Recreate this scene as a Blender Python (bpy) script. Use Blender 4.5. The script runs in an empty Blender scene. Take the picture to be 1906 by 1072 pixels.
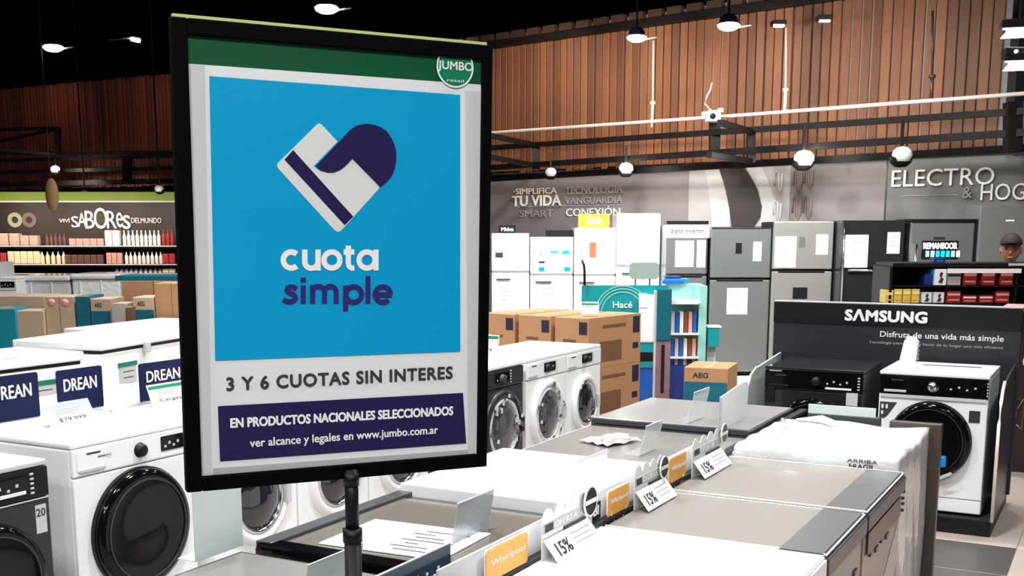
import bpy, bmesh, math, random
from mathutils import Matrix, Vector
random.seed(7)
R = math.radians
SC = bpy.context.scene
COL = SC.collection

# ------------------------------------------------------------------ camera
F, U0, V0, CZ = 2119.0, 953.0, 800.0, 1.78      # focal length and optical centre in pixels of a 1906x1072 frame
TH = math.atan(370 / F)
cam = bpy.data.objects.new('camera', bpy.data.cameras.new('camera'))
COL.objects.link(cam)
cam.location = (0, 0, CZ)
cam.rotation_euler = (R(90) - TH, 0, 0)
cam.data.sensor_width = 36
cam.data.lens = 36 * F / 1906
cam.data.shift_y = (V0 - 536) / 1906
cam.data.clip_start = 0.05
SC.camera = cam

# ------------------------------------------------------------------ world, exposure
w = bpy.data.worlds.new('world'); SC.world = w; w.use_nodes = True
w.node_tree.nodes['Background'].inputs[0].default_value = (0.85, 0.92, 1.0, 1)
w.node_tree.nodes['Background'].inputs[1].default_value = 0.05
SC.view_settings.view_transform = 'Standard'
SC.view_settings.look = 'None'
SC.view_settings.gamma = 1
SC.view_settings.exposure = 0.38

# ------------------------------------------------------------------ coordinates
AZ = R(28.2)                                     # the aisles run along E1, their machines look along E2
E1 = (math.sin(AZ), math.cos(AZ)); E2 = (math.cos(AZ), -math.sin(AZ))
ROW = R(61.8)                                    # turn of a thing whose front looks along E2
def P(s, t, z=0.0): return Vector((s * E1[0] + t * E2[0], s * E1[1] + t * E2[1], z))
def at(u, v, Y):                                 # the point at distance Y seen at a place of the photograph
    dx = (u - U0) / F; dy = (V0 - v) / F
    c, s = math.cos(TH), math.sin(TH)
    k = Y / (c + dy * s)
    return Vector((dx * k, Y, CZ + (-s + dy * c) * k))
def wallY(u): return 42800.0 / (u + 1500.0) if u > 600 else 69090.0 / (u + 2790.0)

# ------------------------------------------------------------------ lamps
def lamp(loc, energy, size=0.25, color=(1, .97, .93), spread=150, aim=None, spot=None):
    if spot:
        l = bpy.data.lights.new('lamp_light', 'SPOT'); l.spot_size = R(spot); l.spot_blend = .6; l.shadow_soft_size = size / 2
    else:
        l = bpy.data.lights.new('lamp_light', 'AREA'); l.shape = 'DISK'; l.size = size; l.spread = R(spread)
    l.energy = energy; l.color = color
    o = bpy.data.objects.new('lamp_light', l); COL.objects.link(o); o.location = loc
    if aim is not None:
        o.rotation_euler = (Vector(aim) - Vector(loc)).to_track_quat('-Z', 'Y').to_euler()
    return o
for s, t, e in ((-1.2, -2.4, 110), (-1.0, .8, 110), (1.6, -4.6, 120), (2.2, -1.7, 130), (3.4, 1.0, 90), (4.4, -3.6, 150), (5.0, -1.2, 150),
                (4.6, -6.8, 150), (7.2, -5.4, 150), (7.6, -2.2, 110), (8.2, -8.2, 170), (10.2, -4.6, 130), (10.2, -1.6, 80), (8.6, .8, 70)):
    lamp(P(s, t, 4.5), e * .5, .35, (1, .985, .97) if s < 9 else (1, .95, .9), 140)

# ------------------------------------------------------------------ materials
MATS = {}
def mat(name, col, rough=.5, metal=0.0, var=.06, scale=6, bump=0.0, bscale=60, emit=0, alpha=1, trans=0, coat=0, rnd=0.0, stretch=None, spec=.5):
    if name in MATS: return MATS[name]
    m = bpy.data.materials.new(name); m.use_nodes = True; nt = m.node_tree; N = nt.nodes; L = nt.links
    b = N['Principled BSDF']
    b.inputs['Roughness'].default_value = rough; b.inputs['Metallic'].default_value = metal
    b.inputs['Coat Weight'].default_value = coat; b.inputs['Coat Roughness'].default_value = .05
    b.inputs['Specular IOR Level'].default_value = spec
    tc = N.new('ShaderNodeTexCoord'); mp = N.new('ShaderNodeMapping')
    L.new(tc.outputs['Object'], mp.inputs['Vector'])
    if stretch: mp.inputs['Scale'].default_value = stretch
    n = N.new('ShaderNodeTexNoise'); n.inputs['Scale'].default_value = scale; n.inputs['Detail'].default_value = 4
    L.new(mp.outputs[0], n.inputs['Vector'])
    mx = N.new('ShaderNodeMix'); mx.data_type = 'RGBA'
    c = tuple(col)
    mx.inputs[6].default_value = tuple(max(0, x * (1 - var)) for x in c) + (1,)
    mx.inputs[7].default_value = tuple(min(1, x * (1 + var)) for x in c) + (1,)
    L.new(n.outputs['Fac'], mx.inputs[0])
    out = mx.outputs[2]
    if rnd:
        oi = N.new('ShaderNodeObjectInfo'); hv = N.new('ShaderNodeHueSaturation')
        mr = N.new('ShaderNodeMapRange'); mr.inputs['To Min'].default_value = 1 - rnd; mr.inputs['To Max'].default_value = 1 + rnd
        L.new(oi.outputs['Random'], mr.inputs['Value']); L.new(mr.outputs[0], hv.inputs['Value']); L.new(out, hv.inputs['Color']); out = hv.outputs[0]
    L.new(out, b.inputs['Base Color'])
    if emit:
        b.inputs['Emission Color'].default_value = c + (1,); b.inputs['Emission Strength'].default_value = emit
    if trans:
        b.inputs['Transmission Weight'].default_value = trans; b.inputs['IOR'].default_value = 1.2
    b.inputs['Alpha'].default_value = alpha
    if bump:
        n2 = N.new('ShaderNodeTexNoise'); n2.inputs['Scale'].default_value = bscale; n2.inputs['Detail'].default_value = 3
        L.new(mp.outputs[0], n2.inputs['Vector'])
        bp = N.new('ShaderNodeBump'); bp.inputs['Strength'].default_value = bump; bp.inputs['Distance'].default_value = .01
        L.new(n2.outputs['Fac'], bp.inputs['Height']); L.new(bp.outputs[0], b.inputs['Normal'])
    MATS[name] = m
    return m
WHITE = mat('white_enamel', (.86, .88, .89), .28, coat=.3, var=.02)
WHITEM = mat('white_plastic', (.80, .82, .83), .45, var=.02)
GREYW = mat('pale_grey_plastic', (.55, .57, .58), .4, var=.03)
BLACK = mat('black_plastic', (.005, .005, .006), .45, var=.1, spec=.3)
GLOSS = mat('black_gloss', (.003, .003, .004), .08, coat=.0, var=.1, spec=.28)
DGLASS = mat('dark_door_glass', (.01, .012, .016), .04, coat=1, var=.3, scale=12)
DGREY = mat('graphite_enamel', (.028, .03, .033), .32, .3, var=.05)
CHROME = mat('chrome', (.75, .77, .8), .14, 1, var=.02)
STEEL = mat('brushed_steel', (.33, .35, .345), .33, .75, var=.08, scale=3, stretch=(60, 60, 1), bump=.03, bscale=40)
STEEL2 = mat('warm_brushed_steel', (.47, .46, .44), .36, .7, var=.08, scale=3, stretch=(60, 60, 1))
STEEL3 = mat('black_steel', (.04, .043, .046), .2, .6, var=.08, scale=3, stretch=(60, 60, 1))
GTOP = mat('taupe_glass_lid', (.20, .19, .176), .38, coat=.08, var=.03)
GTOPG = mat('taupe_gloss_lid', (.15, .14, .125), .15, coat=.4, var=.03)
GTOP2 = mat('grey_lid', (.165, .165, .16), .3, coat=.2, var=.03)
DEDGE = mat('dark_grey_trim', (.05, .055, .06), .3, .3, var=.05)
NAVY = mat('navy_board', (.004, .006, .045), .5, var=.04, spec=.2)
NAVYG = mat('navy_glass', (.03, .06, .09), .12, coat=.5, var=.1)
ORANGE = mat('orange_plate', (.86, .40, .06), .4, var=.08, scale=18)
CARD = mat('cardboard', (.42, .22, .105), .8, var=.12, scale=9, bump=.05, rnd=.1)
CARD2 = mat('pale_cardboard', (.50, .37, .25), .8, var=.1, scale=9, rnd=.1)
CARDD = mat('cardboard_print', (.17, .075, .035), .8, var=.15, scale=20)
TAPE = mat('packing_tape', (.62, .45, .28), .3, var=.05)
TEAL = mat('teal_board', (.0, .27, .30), .4, var=.05)
TEALD = mat('dark_teal_board', (.0, .10, .14), .4, var=.08)
MINT = mat('mint_board', (.28, .58, .52), .45, var=.05)
TEALB = mat('teal_print', (.0, .12, .18), .5, var=.08)
BLUEP = mat('blue_pack', (.01, .10, .45), .35, var=.25, scale=25)
MARKP = mat('violet_print', (.02, .01, .035), .6, var=.3, scale=30)
DBLUE = mat('deep_blue_pack', (.01, .03, .18), .4, var=.2, scale=25)
PAPER = mat('white_paper', (.85, .85, .84), .6, var=.02)
PAPERG = mat('grey_paper', (.52, .53, .54), .6, var=.05)
INK = mat('dark_ink', (.03, .03, .035), .6, var=.05)
GREEN = mat('green_header', (.0, .17, .09), .5, var=.06)
RED = mat('red_pack', (.35, .02, .02), .4, var=.3, scale=30)
PINK = mat('pink_print', (.8, .35, .33), .5, var=.2, scale=30)
YELL = mat('yellow_pack', (.75, .52, .07), .4, var=.15, scale=25)
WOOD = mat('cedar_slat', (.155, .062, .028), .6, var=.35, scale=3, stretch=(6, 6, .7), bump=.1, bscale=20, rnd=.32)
WOODL = mat('dim_cedar_slat', (.11, .022, .012), .6, var=.35, scale=3, stretch=(6, 6, .7), bump=.1, bscale=20, rnd=.32)  # same cedar on the left wall, its dim red light put into the colour
WALLG = mat('grey_wall_panel', (.20, .185, .195), .55, var=.06, scale=1.2)
WALLG2 = mat('cool_grey_wall_panel', (.13, .14, .14), .4, var=.06, scale=1.2)
WALLB = mat('dark_brown_panel', (.022, .011, .011), .5, var=.1, scale=2)
CEIL = mat('black_ceiling', (.0012, .0012, .003), .9, var=.1, spec=.0)
BLKM = mat('black_metal', (.007, .005, .005), .5, .0, var=.1, spec=.2)
BROWNM = mat('brown_metal', (.09, .055, .045), .4, .5, var=.15)
RODW = mat('white_conduit', (.80, .72, .66), .3, .2, var=.05)
FLOOR = mat('beige_floor', (.48, .41, .36), .35, var=.08, scale=5, rnd=.04)
FLOORD = mat('dark_floor', (.085, .08, .078), .35, var=.12, scale=5)
GROUT = mat('floor_base', (.25, .22, .2), .6, var=.1)
WRAP = mat('stretch_film', (.74, .77, .76), .22, var=.06, scale=12, bump=.7, bscale=22, coat=.6)
FILMD = mat('film_over_glass', (.05, .055, .06), .15, var=.8, scale=16, bump=1.0, bscale=38, coat=1)
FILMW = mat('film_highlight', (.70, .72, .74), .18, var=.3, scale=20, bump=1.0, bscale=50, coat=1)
LIME = mat('lime_band', (.16, .23, .015), .5, var=.1, scale=3)
TAN = mat('tan_disc', (.62, .40, .18), .6, var=.12)
GLOW = mat('lamp_glow', (1, .97, .9), .5, emit=30)
CYAN = mat('cyan_screen', (.0, .65, .8), .5, emit=2.2)
SCRW = mat('white_screen', (.9, .97, 1), .5, emit=2.2)
SCRG = mat('green_screen', (.2, .8, .5), .5, emit=1.4)
LETW = mat('white_letter', (.88, .88, .88), .45, var=.02)
LETG = mat('faded_letter', (.34, .33, .34), .5, var=.1)
ACRY = mat('clear_acrylic', (.80, .86, .85), .06, alpha=.42, var=.03, coat=.5)
FROST = mat('frosted_acrylic', (.66, .75, .72), .3, alpha=.85, var=.05)
SMOKE = mat('smoked_acrylic', (.42, .46, .5), .12, alpha=.7, var=.05, coat=.5)
SGREEN = mat('poster_green', (.0, .085, .033), .35, var=.06, scale=5)
SWHITE = mat('poster_white', (.78, .80, .81), .35, var=.02)
SGREY = mat('poster_backing', (.55, .56, .57), .3, var=.04, scale=4)
SBLUE = mat('poster_blue', (.0, .34, .64), .32, var=.06, scale=3)
SPURP = mat('poster_purple', (.016, .010, .075), .35, var=.05)
SKIN = mat('skin', (.45, .20, .13), .55, var=.05)
CAP = mat('dark_cap', (.022, .010, .014), .8, var=.1)
SHIRT = mat('dark_shirt', (.03, .03, .035), .8, var=.1)
BLUEV = mat('bright_blue', (.0, .25, .7), .35, var=.05)
FADEBLUE = mat('sky_print', (.02, .35, .7), .4, var=.2, scale=20)

# ------------------------------------------------------------------ mesh helpers
def link(name, me, m, parent=None, smooth=False):
    o = bpy.data.objects.new(name, me)
    if m is not None and not me.materials: me.materials.append(m)
    COL.objects.link(o)
    if parent is not None: o.parent = parent
    if smooth:
        for p in me.polygons: p.use_smooth = True
    return o
def mesh(bm, name='m'):
    me = bpy.data.meshes.new(name); bm.normal_update(); bm.to_mesh(me); bm.free(); return me
def badd(bm, x0, x1, y0, y1, z0, z1, bev=0.0, seg=2):
    r = bmesh.ops.create_cube(bm, size=1)
    vs = r['verts']
    for v in vs:
        v.co = Vector(((x0 + x1) / 2 + v.co.x * (x1 - x0), (y0 + y1) / 2 + v.co.y * (y1 - y0), (z0 + z1) / 2 + v.co.z * (z1 - z0)))
    if bev:
        es = list({e for v in vs for e in v.link_edges})
        bmesh.ops.bevel(bm, geom=es, offset=bev, segments=seg, affect='EDGES', profile=.6)
def box(name, m, parent, x0, x1, y0, y1, z0, z1, bev=0.0, seg=2):
    bm = bmesh.new(); badd(bm, x0, x1, y0, y1, z0, z1, bev, seg)
    return link(name, mesh(bm), m, parent)
def boxes(name, m, parent, lst, bev=0.0):
    bm = bmesh.new()
    for b in lst: badd(bm, *b, bev)
    return link(name, mesh(bm), m, parent)
def poly(name, m, parent, pts, y, th=.001):       # a plate in the x-z plane, its front at y, facing -y
    bm = bmesh.new()
    f = [bm.verts.new((x, y, z)) for x, z in pts]; g = [bm.verts.new((x, y + th, z)) for x, z in pts]
    bm.faces.new(f); bm.faces.new(g[::-1]); n = len(pts)
    for i in range(n): bm.faces.new((f[i], g[i], g[(i + 1) % n], f[(i + 1) % n]))
    bmesh.ops.recalc_face_normals(bm, faces=bm.faces)
    return link(name, mesh(bm), m, parent)
def rrect(x0, x1, z0, z1, r, n=5):
    out = []
    for cx, cz, a0 in ((x1 - r, z0 + r, -90), (x1 - r, z1 - r, 0), (x0 + r, z1 - r, 90), (x0 + r, z0 + r, 180)):
        for i in range(n + 1):
            a = R(a0 + 90 * i / n); out.append((cx + r * math.cos(a), cz + r * math.sin(a)))
    return out
def circ(cx, cz, rx, rz=None, n=32, a0=0, a1=360):
    rz = rz or rx
    return [(cx + rx * math.cos(R(a0 + (a1 - a0) * i / n)), cz + rz * math.sin(R(a0 + (a1 - a0) * i / n))) for i in range(n)]
def ring(name, m, parent, cx, cz, r, wdt, y, th=.002, a0=0, a1=360, n=40, sx=1):
    bm = bmesh.new(); q = []
    full = (a1 - a0) >= 360
    for i in range(n + (0 if full else 1)):
        a = R(a0 + (a1 - a0) * i / n)
        q.append([bm.verts.new((cx + sx * rr * math.cos(a), yy, cz + rr * math.sin(a))) for rr, yy in ((r, y), (r - wdt, y), (r - wdt, y + th), (r, y + th))])
    for i in range(n):
        a, b = q[i], q[(i + 1) % len(q)]
        for k in range(4): bm.faces.new((a[k], a[(k + 1) % 4], b[(k + 1) % 4], b[k]))
    bmesh.ops.recalc_face_normals(bm, faces=bm.faces)
    return link(name, mesh(bm), m, parent)
def lathe(name, m, parent, prof, cx=0, cy=0, cz=0, axis='y', n=40, smooth=True):   # prof: (radius, offset along the axis)
    bm = bmesh.new(); rows = []
    for r, h in prof:
        if r < 1e-6:
            rows.append([bm.verts.new((cx, cy + h, cz) if axis == 'y' else (cx, cy, cz + h))])
        else:
            row = []
            for i in range(n):
                a = 2 * math.pi * i / n
                if axis == 'y': row.append(bm.verts.new((cx + r * math.cos(a), cy + h, cz + r * math.sin(a))))
                else: row.append(bm.verts.new((cx + r * math.cos(a), cy + r * math.sin(a), cz + h)))
            rows.append(row)
    for a, b in zip(rows, rows[1:]):
        for i in range(n):
            j = (i + 1) % n
            if len(a) == 1 and len(b) == 1: continue
            if len(a) == 1: bm.faces.new((a[0], b[i], b[j]))
            elif len(b) == 1: bm.faces.new((a[i], a[j], b[0]))
            else: bm.faces.new((a[i], a[j], b[j], b[i]))
    bmesh.ops.recalc_face_normals(bm, faces=bm.faces)
    return link(name, mesh(bm), m, parent, smooth)
def tube(name, m, parent, pts, r, n=10, square=False):
    bm = bmesh.new(); pts = [Vector(p) for p in pts]; rows = []
    n = 4 if square else n
    for i, p in enumerate(pts):
        d = (pts[min(i + 1, len(pts) - 1)] - pts[max(i - 1, 0)]).normalized()
        up = Vector((0, 0, 1)) if abs(d.z) < .95 else Vector((0, 1, 0))
        a = d.cross(up).normalized(); b = a.cross(d)
        rr = r[i] if isinstance(r, (list, tuple)) else r
        rows.append([bm.verts.new(p + rr * (1.41 if square else 1) * (a * math.cos(2 * math.pi * (k + .5) / n) + b * math.sin(2 * math.pi * (k + .5) / n))) for k in range(n)])
    for a, b in zip(rows, rows[1:]):
        for k in range(n): bm.faces.new((a[k], a[(k + 1) % n], b[(k + 1) % n], b[k]))
    bm.faces.new(rows[0][::-1]); bm.faces.new(rows[-1])
    bmesh.ops.recalc_face_normals(bm, faces=bm.faces)
    return link(name, mesh(bm), m, parent, smooth=not square)
def text(name, body, m, parent, x0, x1, z0, z1, y, bold=0.0, th=.001, shear=0, fit='both', track=1.0):
    cu = bpy.data.curves.new('t', 'FONT'); cu.body = body; cu.size = 1; cu.shear = shear; cu.space_character = track
    cu.resolution_u = 3
    to = bpy.data.objects.new('t', cu); COL.objects.link(to)
    me = bpy.data.meshes.new_from_object(to); bpy.data.objects.remove(to)
    vs = me.vertices
    if not len(vs): return None
    ax, bx = min(v.co.x for v in vs), max(v.co.x for v in vs); ay, by = min(v.co.y for v in vs), max(v.co.y for v in vs)
    bm = bmesh.new(); bm.from_mesh(me); bpy.data.meshes.remove(me)
    for v in bm.verts:
        v.co = Vector((x0 + (v.co.x - ax) / (bx - ax) * (x1 - x0), y, z0 + (v.co.y - ay) / (by - ay) * (z1 - z0)))
    for f in bm.faces: f.smooth = False
    r = bmesh.ops.extrude_face_region(bm, geom=list(bm.faces))
    for g in r['geom']:
        if isinstance(g, bmesh.types.BMVert): g.co.y += th
    if bold:
        d_ = bold * (z1 - z0) * .9; base = bm.copy()
        tmp = bpy.data.meshes.new('t'); base.to_mesh(tmp); base.free()
        for k in range(6):
            n0 = len(bm.verts); bm.from_mesh(tmp); bm.verts.ensure_lookup_table()
            a_ = k * math.pi / 3
            for v in bm.verts[n0:]: v.co.x += d_ * math.cos(a_); v.co.z += d_ * math.sin(a_); v.co.y += 1e-5 * (k + 1)
        bpy.data.meshes.remove(tmp)
    bmesh.ops.recalc_face_normals(bm, faces=bm.faces)
    return link(name, mesh(bm), m, parent)
LABELS = {}
def tag(o, label, cat, group=None, kind=None):
    o['label'] = label; o['category'] = cat
    if group: o['group'] = group
    if kind: o['kind'] = kind
    LABELS.setdefault(label, []).append(o.name)
    return o
def thing(name, label, cat, loc=(0, 0, 0), rz=0, group=None):
    o = bpy.data.objects.new(name, None); COL.objects.link(o); o.empty_display_size = .1
    o.location = loc; o.rotation_euler = (0, 0, rz)
    return tag(o, label, cat, group)
def struct(o): o['kind'] = 'structure'; return o
def lab(o, s): o['label'] = s; return o
def dup(root, loc, rz, label, group=None):
    r = root.copy(); COL.objects.link(r); r.location = loc; r.rotation_euler = (0, 0, rz)
    r['label'] = label
    if group: r['group'] = group
    LABELS.setdefault(label, []).append(r.name)
    for ch in list(root.children):
        c = ch.copy(); COL.objects.link(c); c.parent = r
        for g in list(ch.children):
            d = g.copy(); COL.objects.link(d); d.parent = c
    return r
def ptext(parent, u0, v0, u1, v1, Y, y, body, m, bold=0, th=.004, name='lettering'):   # lettering for things that face the camera squarely
    a, b = at(u0, v1, Y), at(u1, v0, Y); o = parent.location
    return text(name, body, m, parent, a.x - o.x, b.x - o.x, a.z - o.z, b.z - o.z, y, bold, th)

# ------------------------------------------------------------------ setting: floor, ceiling, walls
fl = struct(box('floor', GROUT, None, -16, 12, -4, 26, -.1, -.004))
tile_me = {}
for i in range(16):
    for j in range(7):
        s0 = 2.69 + .6 * i; t0 = -.43 - .6 + .6 * j - .6
        dark = s0 + .6 < 6.95 and t0 + .6 < -.42
        key = dark
        if key not in tile_me:
            bm = bmesh.new(); badd(bm, -.2975, .2975, -.2975, .2975, -.004, .0, .0015, 1); tile_me[key] = mesh(bm)
        o = link('floor_tile', tile_me[key], FLOORD if dark else FLOOR, fl)
        o.location = P(s0 + .3, t0 + .3, 0); o.rotation_euler = (0, 0, ROW)
ce = struct(box('ceiling', CEIL, None, -18, 12, -4, 26, 5.6, 5.7))

def wall_seg(name, u0, u1, m, zt, zb=0.0, off=0.0, th=.12):
    a, b = at(u0, 430, wallY(u0) + off), at(u1, 430, wallY(u1) + off)
    a.z = b.z = 0
    d = b - a; rz = math.atan2(d.y, d.x); L = d.length
    o = box(name, m, None, 0, L, 0, th, zb, zt); o.location = a; o.rotation_euler = (0, 0, rz)
    return struct(o), L, a, rz
# the back wall right of the sign, grey panel below, cedar slats above
wr, LR_, WA, WRZ = wall_seg('wall_back', 601, 1985, WALLG, 4.62)
wl, LL_, WB, WLZ = wall_seg('wall_left', -600, 600.1, CEIL, 5.6)
WOODZ0, WOODZ1 = 2.633, 4.48
def slats(wall, L, x0, x1, pitch, m, z0, z1, jit):
    base = []
    for k in range(3):
        bm = bmesh.new(); badd(bm, -pitch * .42, pitch * (.38 + .03 * k), -.028 - .013 * k, 0, z0, z1, .006, 1); base.append(mesh(bm))
    x = x0; i = 0
    while x < x1:
        me = base[random.randrange(3)]
        o = link('slat', me, m, wall); o.location = (x, -.001, random.uniform(-jit, jit)); x += pitch; i += 1
slats(wr, LR_, .06, LR_ - .75, .125, WOOD, WOODZ0, WOODZ1, .01)
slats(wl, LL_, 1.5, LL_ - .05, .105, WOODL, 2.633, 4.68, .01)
def wx(u):                                         # distance along the back wall of picture column u
    # intersect viewing column with wall line
    p = at(u, 430, 1.0); k = p.x / p.y
    d = Vector((math.cos(WRZ), math.sin(WRZ)))
    # WA + d*q : x = k*y
    return (k * WA.y - WA.x) / (d.x - k * d.y)
def wz(u, v):
    q = wx(u); Y = WA.y + math.sin(WRZ) * q
    return at(u, v, Y).z
# lower cool grey section of the wall to the right and the pillar
box('wall_panel', WALLG2, wr, wx(1647), wx(1985), -.02, 0, .3, WOODZ0 + .02)
box('panel_joint', DEDGE, wr, wx(1645), wx(1648), -.024, 0, .3, WOODZ0)
# mural
def wpoly(name, m, pts, y=-.006, th=.004, parent=None):
    return poly(name, m, parent, [(wx(u), wz(u, v)) for u, v in pts], y, th)
MUR = mat('mural_grey', (.36, .36, .37), .45, var=.1, scale=1.5)
MURL = mat('mural_pale', (.47, .48, .49), .45, var=.08, scale=3)
MURD = mat('mural_dark', (.035, .03, .03), .45, var=.1)
mu = wpoly('wall_mural', MUR, [(1281, 306), (1468, 300), (1468, 420), (1281, 424)], -.008)
mu.location = WA; mu.rotation_euler = (0, 0, WRZ)
tag(mu, 'pale grey printed mural of a washing drum above the fridges', 'mural')
wpoly('mural_print', MURL, [(1308, 306), (1331, 305), (1345, 340), (1357, 385), (1358, 422), (1325, 422), (1322, 380), (1315, 340)], -.012, parent=mu)
wpoly('mural_print', MURD, [(1333, 305), (1378, 304), (1392, 325), (1408, 352), (1417, 385), (1415, 405), (1405, 422), (1362, 422), (1357, 388), (1348, 350)], -.013, parent=mu)
wpoly('mural_print', MURL, [(1382, 303), (1410, 302), (1428, 340), (1441, 375), (1446, 420), (1415, 421), (1419, 385), (1411, 352), (1395, 325)], -.012, parent=mu)
def squig(parent, x0, z0, sc, m, y):
    pts = [(0, 0), (0, 1), (.5, 1.3), (1, 1), (1, -.2), (1.5, -.6), (2, -.2), (2, 1)]
    tube('squiggle', m, parent, [(x0 + p[0] * sc * .35, y, z0 + p[1] * sc) for p in pts], .012, 6)
for u, v, mm in ((1440, 345, GREYW), (1440, 400, GREYW)):
    squig(mu, wx(u), wz(u, v), .14, mm, -.018)
squigs = struct(bpy.data.objects.new('trim_1', None)); COL.objects.link(squigs); squigs.parent = wr
BRN = mat('brown_relief', (.23, .18, .155), .5)
for k, (u, v) in enumerate(((1474, 345), (1474, 395), (1494, 340), (1494, 395))): squig(squigs, wx(u), wz(u, v), .15, BRN, -.012)
def wtext(body, u0, v0, u1, v1, m, bold=0.0, name='lettering', y=-.035, th=.008):
    um = (u0 + u1) / 2
    return text(name, body, m, wr, wx(u0), wx(u1), wz(um, v1), wz(um, v0), y, bold, th)
wtext('·SIMPLIFICA', 959, 350, 1038, 361, LETW, .01)
wtext('TU VIDA', 956, 364, 1046, 383, LETW, .04)
wtext('SMART', 970, 391, 1032, 404, LETG, .01)
wtext('TECNOLOGIA', 1054, 346, 1160, 360, LETG, 0)
wtext('VANGUARDIA', 1054, 366, 1160, 379, LETG, 0)
wtext('CONEXIÓN', 1056, 384, 1156, 402, LETW, .0)
for u0, u1, v in ((958, 1160, 384), (1054, 1160, 362)):
    box('rule_line', LETG, wr, wx(u0), wx(u1), -.01, 0, wz(1060, v), wz(1060, v) + .012)
wtext('ELECTRO', 1658, 314, 1847, 346, LETW, .0, y=-.06)
wtext('&', 1790, 348, 1808, 369, LETG, .0, y=-.06)
wtext('HOGAR', 1824, 341, 1960, 372, LETW, .0, y=-.06)
box('rule_line', LETG, wr, wx(1675), wx(1780), -.03, 0, wz(1700, 365), wz(1700, 363.5))
# dark top bar over the slats and column at the right end
box('trim_2', BLKM, wr, 0, LR_, -.16, 0, WOODZ1 - .04, WOODZ1 + .06, .01)['kind'] = 'structure'
boxes('trim_3', BROWNM, wr, [(x, x + .22, -.1, -.02, WOODZ1 + .07, WOODZ1 + .17) for x in [i * .3 for i in range(int(LR_ / .3))]])['kind'] = 'structure'
box('trim_4', BLKM, wr, wx(1872), wx(1888), -.3, 0, WOODZ0, 4.5, .01)['kind'] = 'structure'
box('trim_5', BLKM, wr, 0, LR_, -.05, 0, WOODZ0 - .03, WOODZ0 + .03, .005)['kind'] = 'structure'
# dark partition with lettering behind the display on the right
dp = thing('dark_partition', 'dark brown partition with pale lettering behind the white display washer', 'partition', P(9.15, -.75, 0), ROW - R(90))
box('panel', WALLB, dp, 0, 2.4, 0, .06, 0, 1.22)
box('ledge', PINK, dp, -.02, 2.4, -.28, .06, 1.22, 1.25, .005)
text('lettering', 'IO', LETG, dp, .08, .26, .92, 1.0, -.004, .0, .004)
text('lettering', 'ON', LETW, dp, .12, .33, .78, .89, -.004, .0, .004)
text('lettering', '·O', LETG, dp, .2, .35, .42, .52, -.004, .0, .004)
for k in range(3):
    tube('squiggle', BRN, dp, [(.06 + .05 * k, -.004, .5 - .02 * k), (.12 + .03 * k, -.006, .56), (.1 + .05 * k, -.006, .42 - .1 * (k % 2)), (.05 + .06 * k, -.004, .36)], .008, 6)

# ------------------------------------------------------------------ metal rails in front of the slat wall
def off(u, v, d=1.0): return at(u, v, wallY(u) - d)
def rail(name, m, pts, r, label, d=1.0, sq=False, cat='rail', group=None):
    o = tube(name, m, None, [off(u, v, d) for u, v in pts], r, 8, sq)
    return tag(o, label, cat, group)
rail('conduit', RODW, [(700, 263), (918, 247), (1400, 213), (1960, 170)], .022, 'long white conduit running along the cedar slat wall')
cn = [o for o in COL.objects if o.name == 'conduit'][0]
tr = thing('ceiling_truss', 'black square-tube truss hung before the slat wall right of the sign', 'truss')
def beam(parent, a, b, r, d=1.0, m=BLKM): return tube('beam', m, parent, [off(a[0], a[1], d), off(b[0], b[1], d if len(b) < 3 else b[2])], r, 4, True)
beam(tr, (700, 290), (1960, 203), .033); beam(tr, (700, 326), (1960, 243), .036)
beam(tr, (700, 345), (1960, 273), .04, .6)
beam(tr, (997, 268), (997, 318), .05); beam(tr, (1330, 225), (1330, 285), .06); beam(tr, (1398, 243), (1398, 303), .045); beam(tr, (1885, 190), (1885, 280), .07)
beam(tr, (997, 270), (900, 250, 3.5), .03); beam(tr, (997, 308), (900, 290, 3.5), .03); beam(tr, (1398, 245), (1340, 228, 3.0), .03)
beam(tr, (1398, 300), (1320, 288, 3.0), .03)
tube('chrome_rail', STEEL, tr, [off(918, 326, .55), off(1400, 305, .55), off(1906, 283, .55)], .018, 8)
tl = thing('ceiling_truss', 'dark square-tube truss hung before the slat wall left of the sign', 'truss')
for a, b, r in (((-60, 243), (105, 238), .03), ((-60, 285), (345, 284), .035), ((-60, 300), (345, 290), .03), ((-60, 322), (345, 312), .035), ((-60, 345), (345, 336), .045),
                ((107, 237), (107, 288), .05), ((237, 290), (237, 338), .07), ((20, 345), (60, 340), .03)):
    beam(tl, a, b, r, 1.5)
beam(tl, (107, 240), (-60, 275), .03, 1.5); beam(tl, (107, 288), (0, 278, 3), .03, 1.5)
for k, (u, v0, v1, lb) in enumerate(((1216, 76, 237, 'thin white rod hanging to the conduit, left one right of the sign'), (1463, 52, 212, 'thin white rod hanging to the conduit right of the camera'), (1736, 20, 190, 'thin dark rod hanging to the conduit near the right end'))):
    t = thing('hanging_rod', lb, 'rod', (0, 0, 0), 0, 'rods holding the conduit')
    mm = RODW if k < 2 else BROWNM
    vm = v0 + (v1 - v0) * .72
    tube('rod', mm, t, [off(u, v0), off(u - 1, vm)], .012, 6); tube('rod', mm, t, [off(u - 1, vm), off(u - 3, v1)], .02, 6)
    tube('coupling', mm, t, [off(u - 1, vm - 3), off(u - 1, vm + 3)], .035, 8)
cb = thing('security_camera', 'white box camera mounted on the conduit with a curled cable', 'camera', off(1327, 216, 1.25))
box('housing', WHITEM, cb, -.08, .08, -.1, .08, -.07, .06, .02)
lathe('lens', BLACK, cb, [(0, -.13), (.03, -.13), (.035, -.1), (.035, -.09)], -.02, 0, -.01)
box('bracket', WHITEM, cb, -.13, -.07, -.03, .05, .0, .05, .01); box('bracket', WHITEM, cb, .06, .12, -.03, .05, .04, .09, .01)
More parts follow.
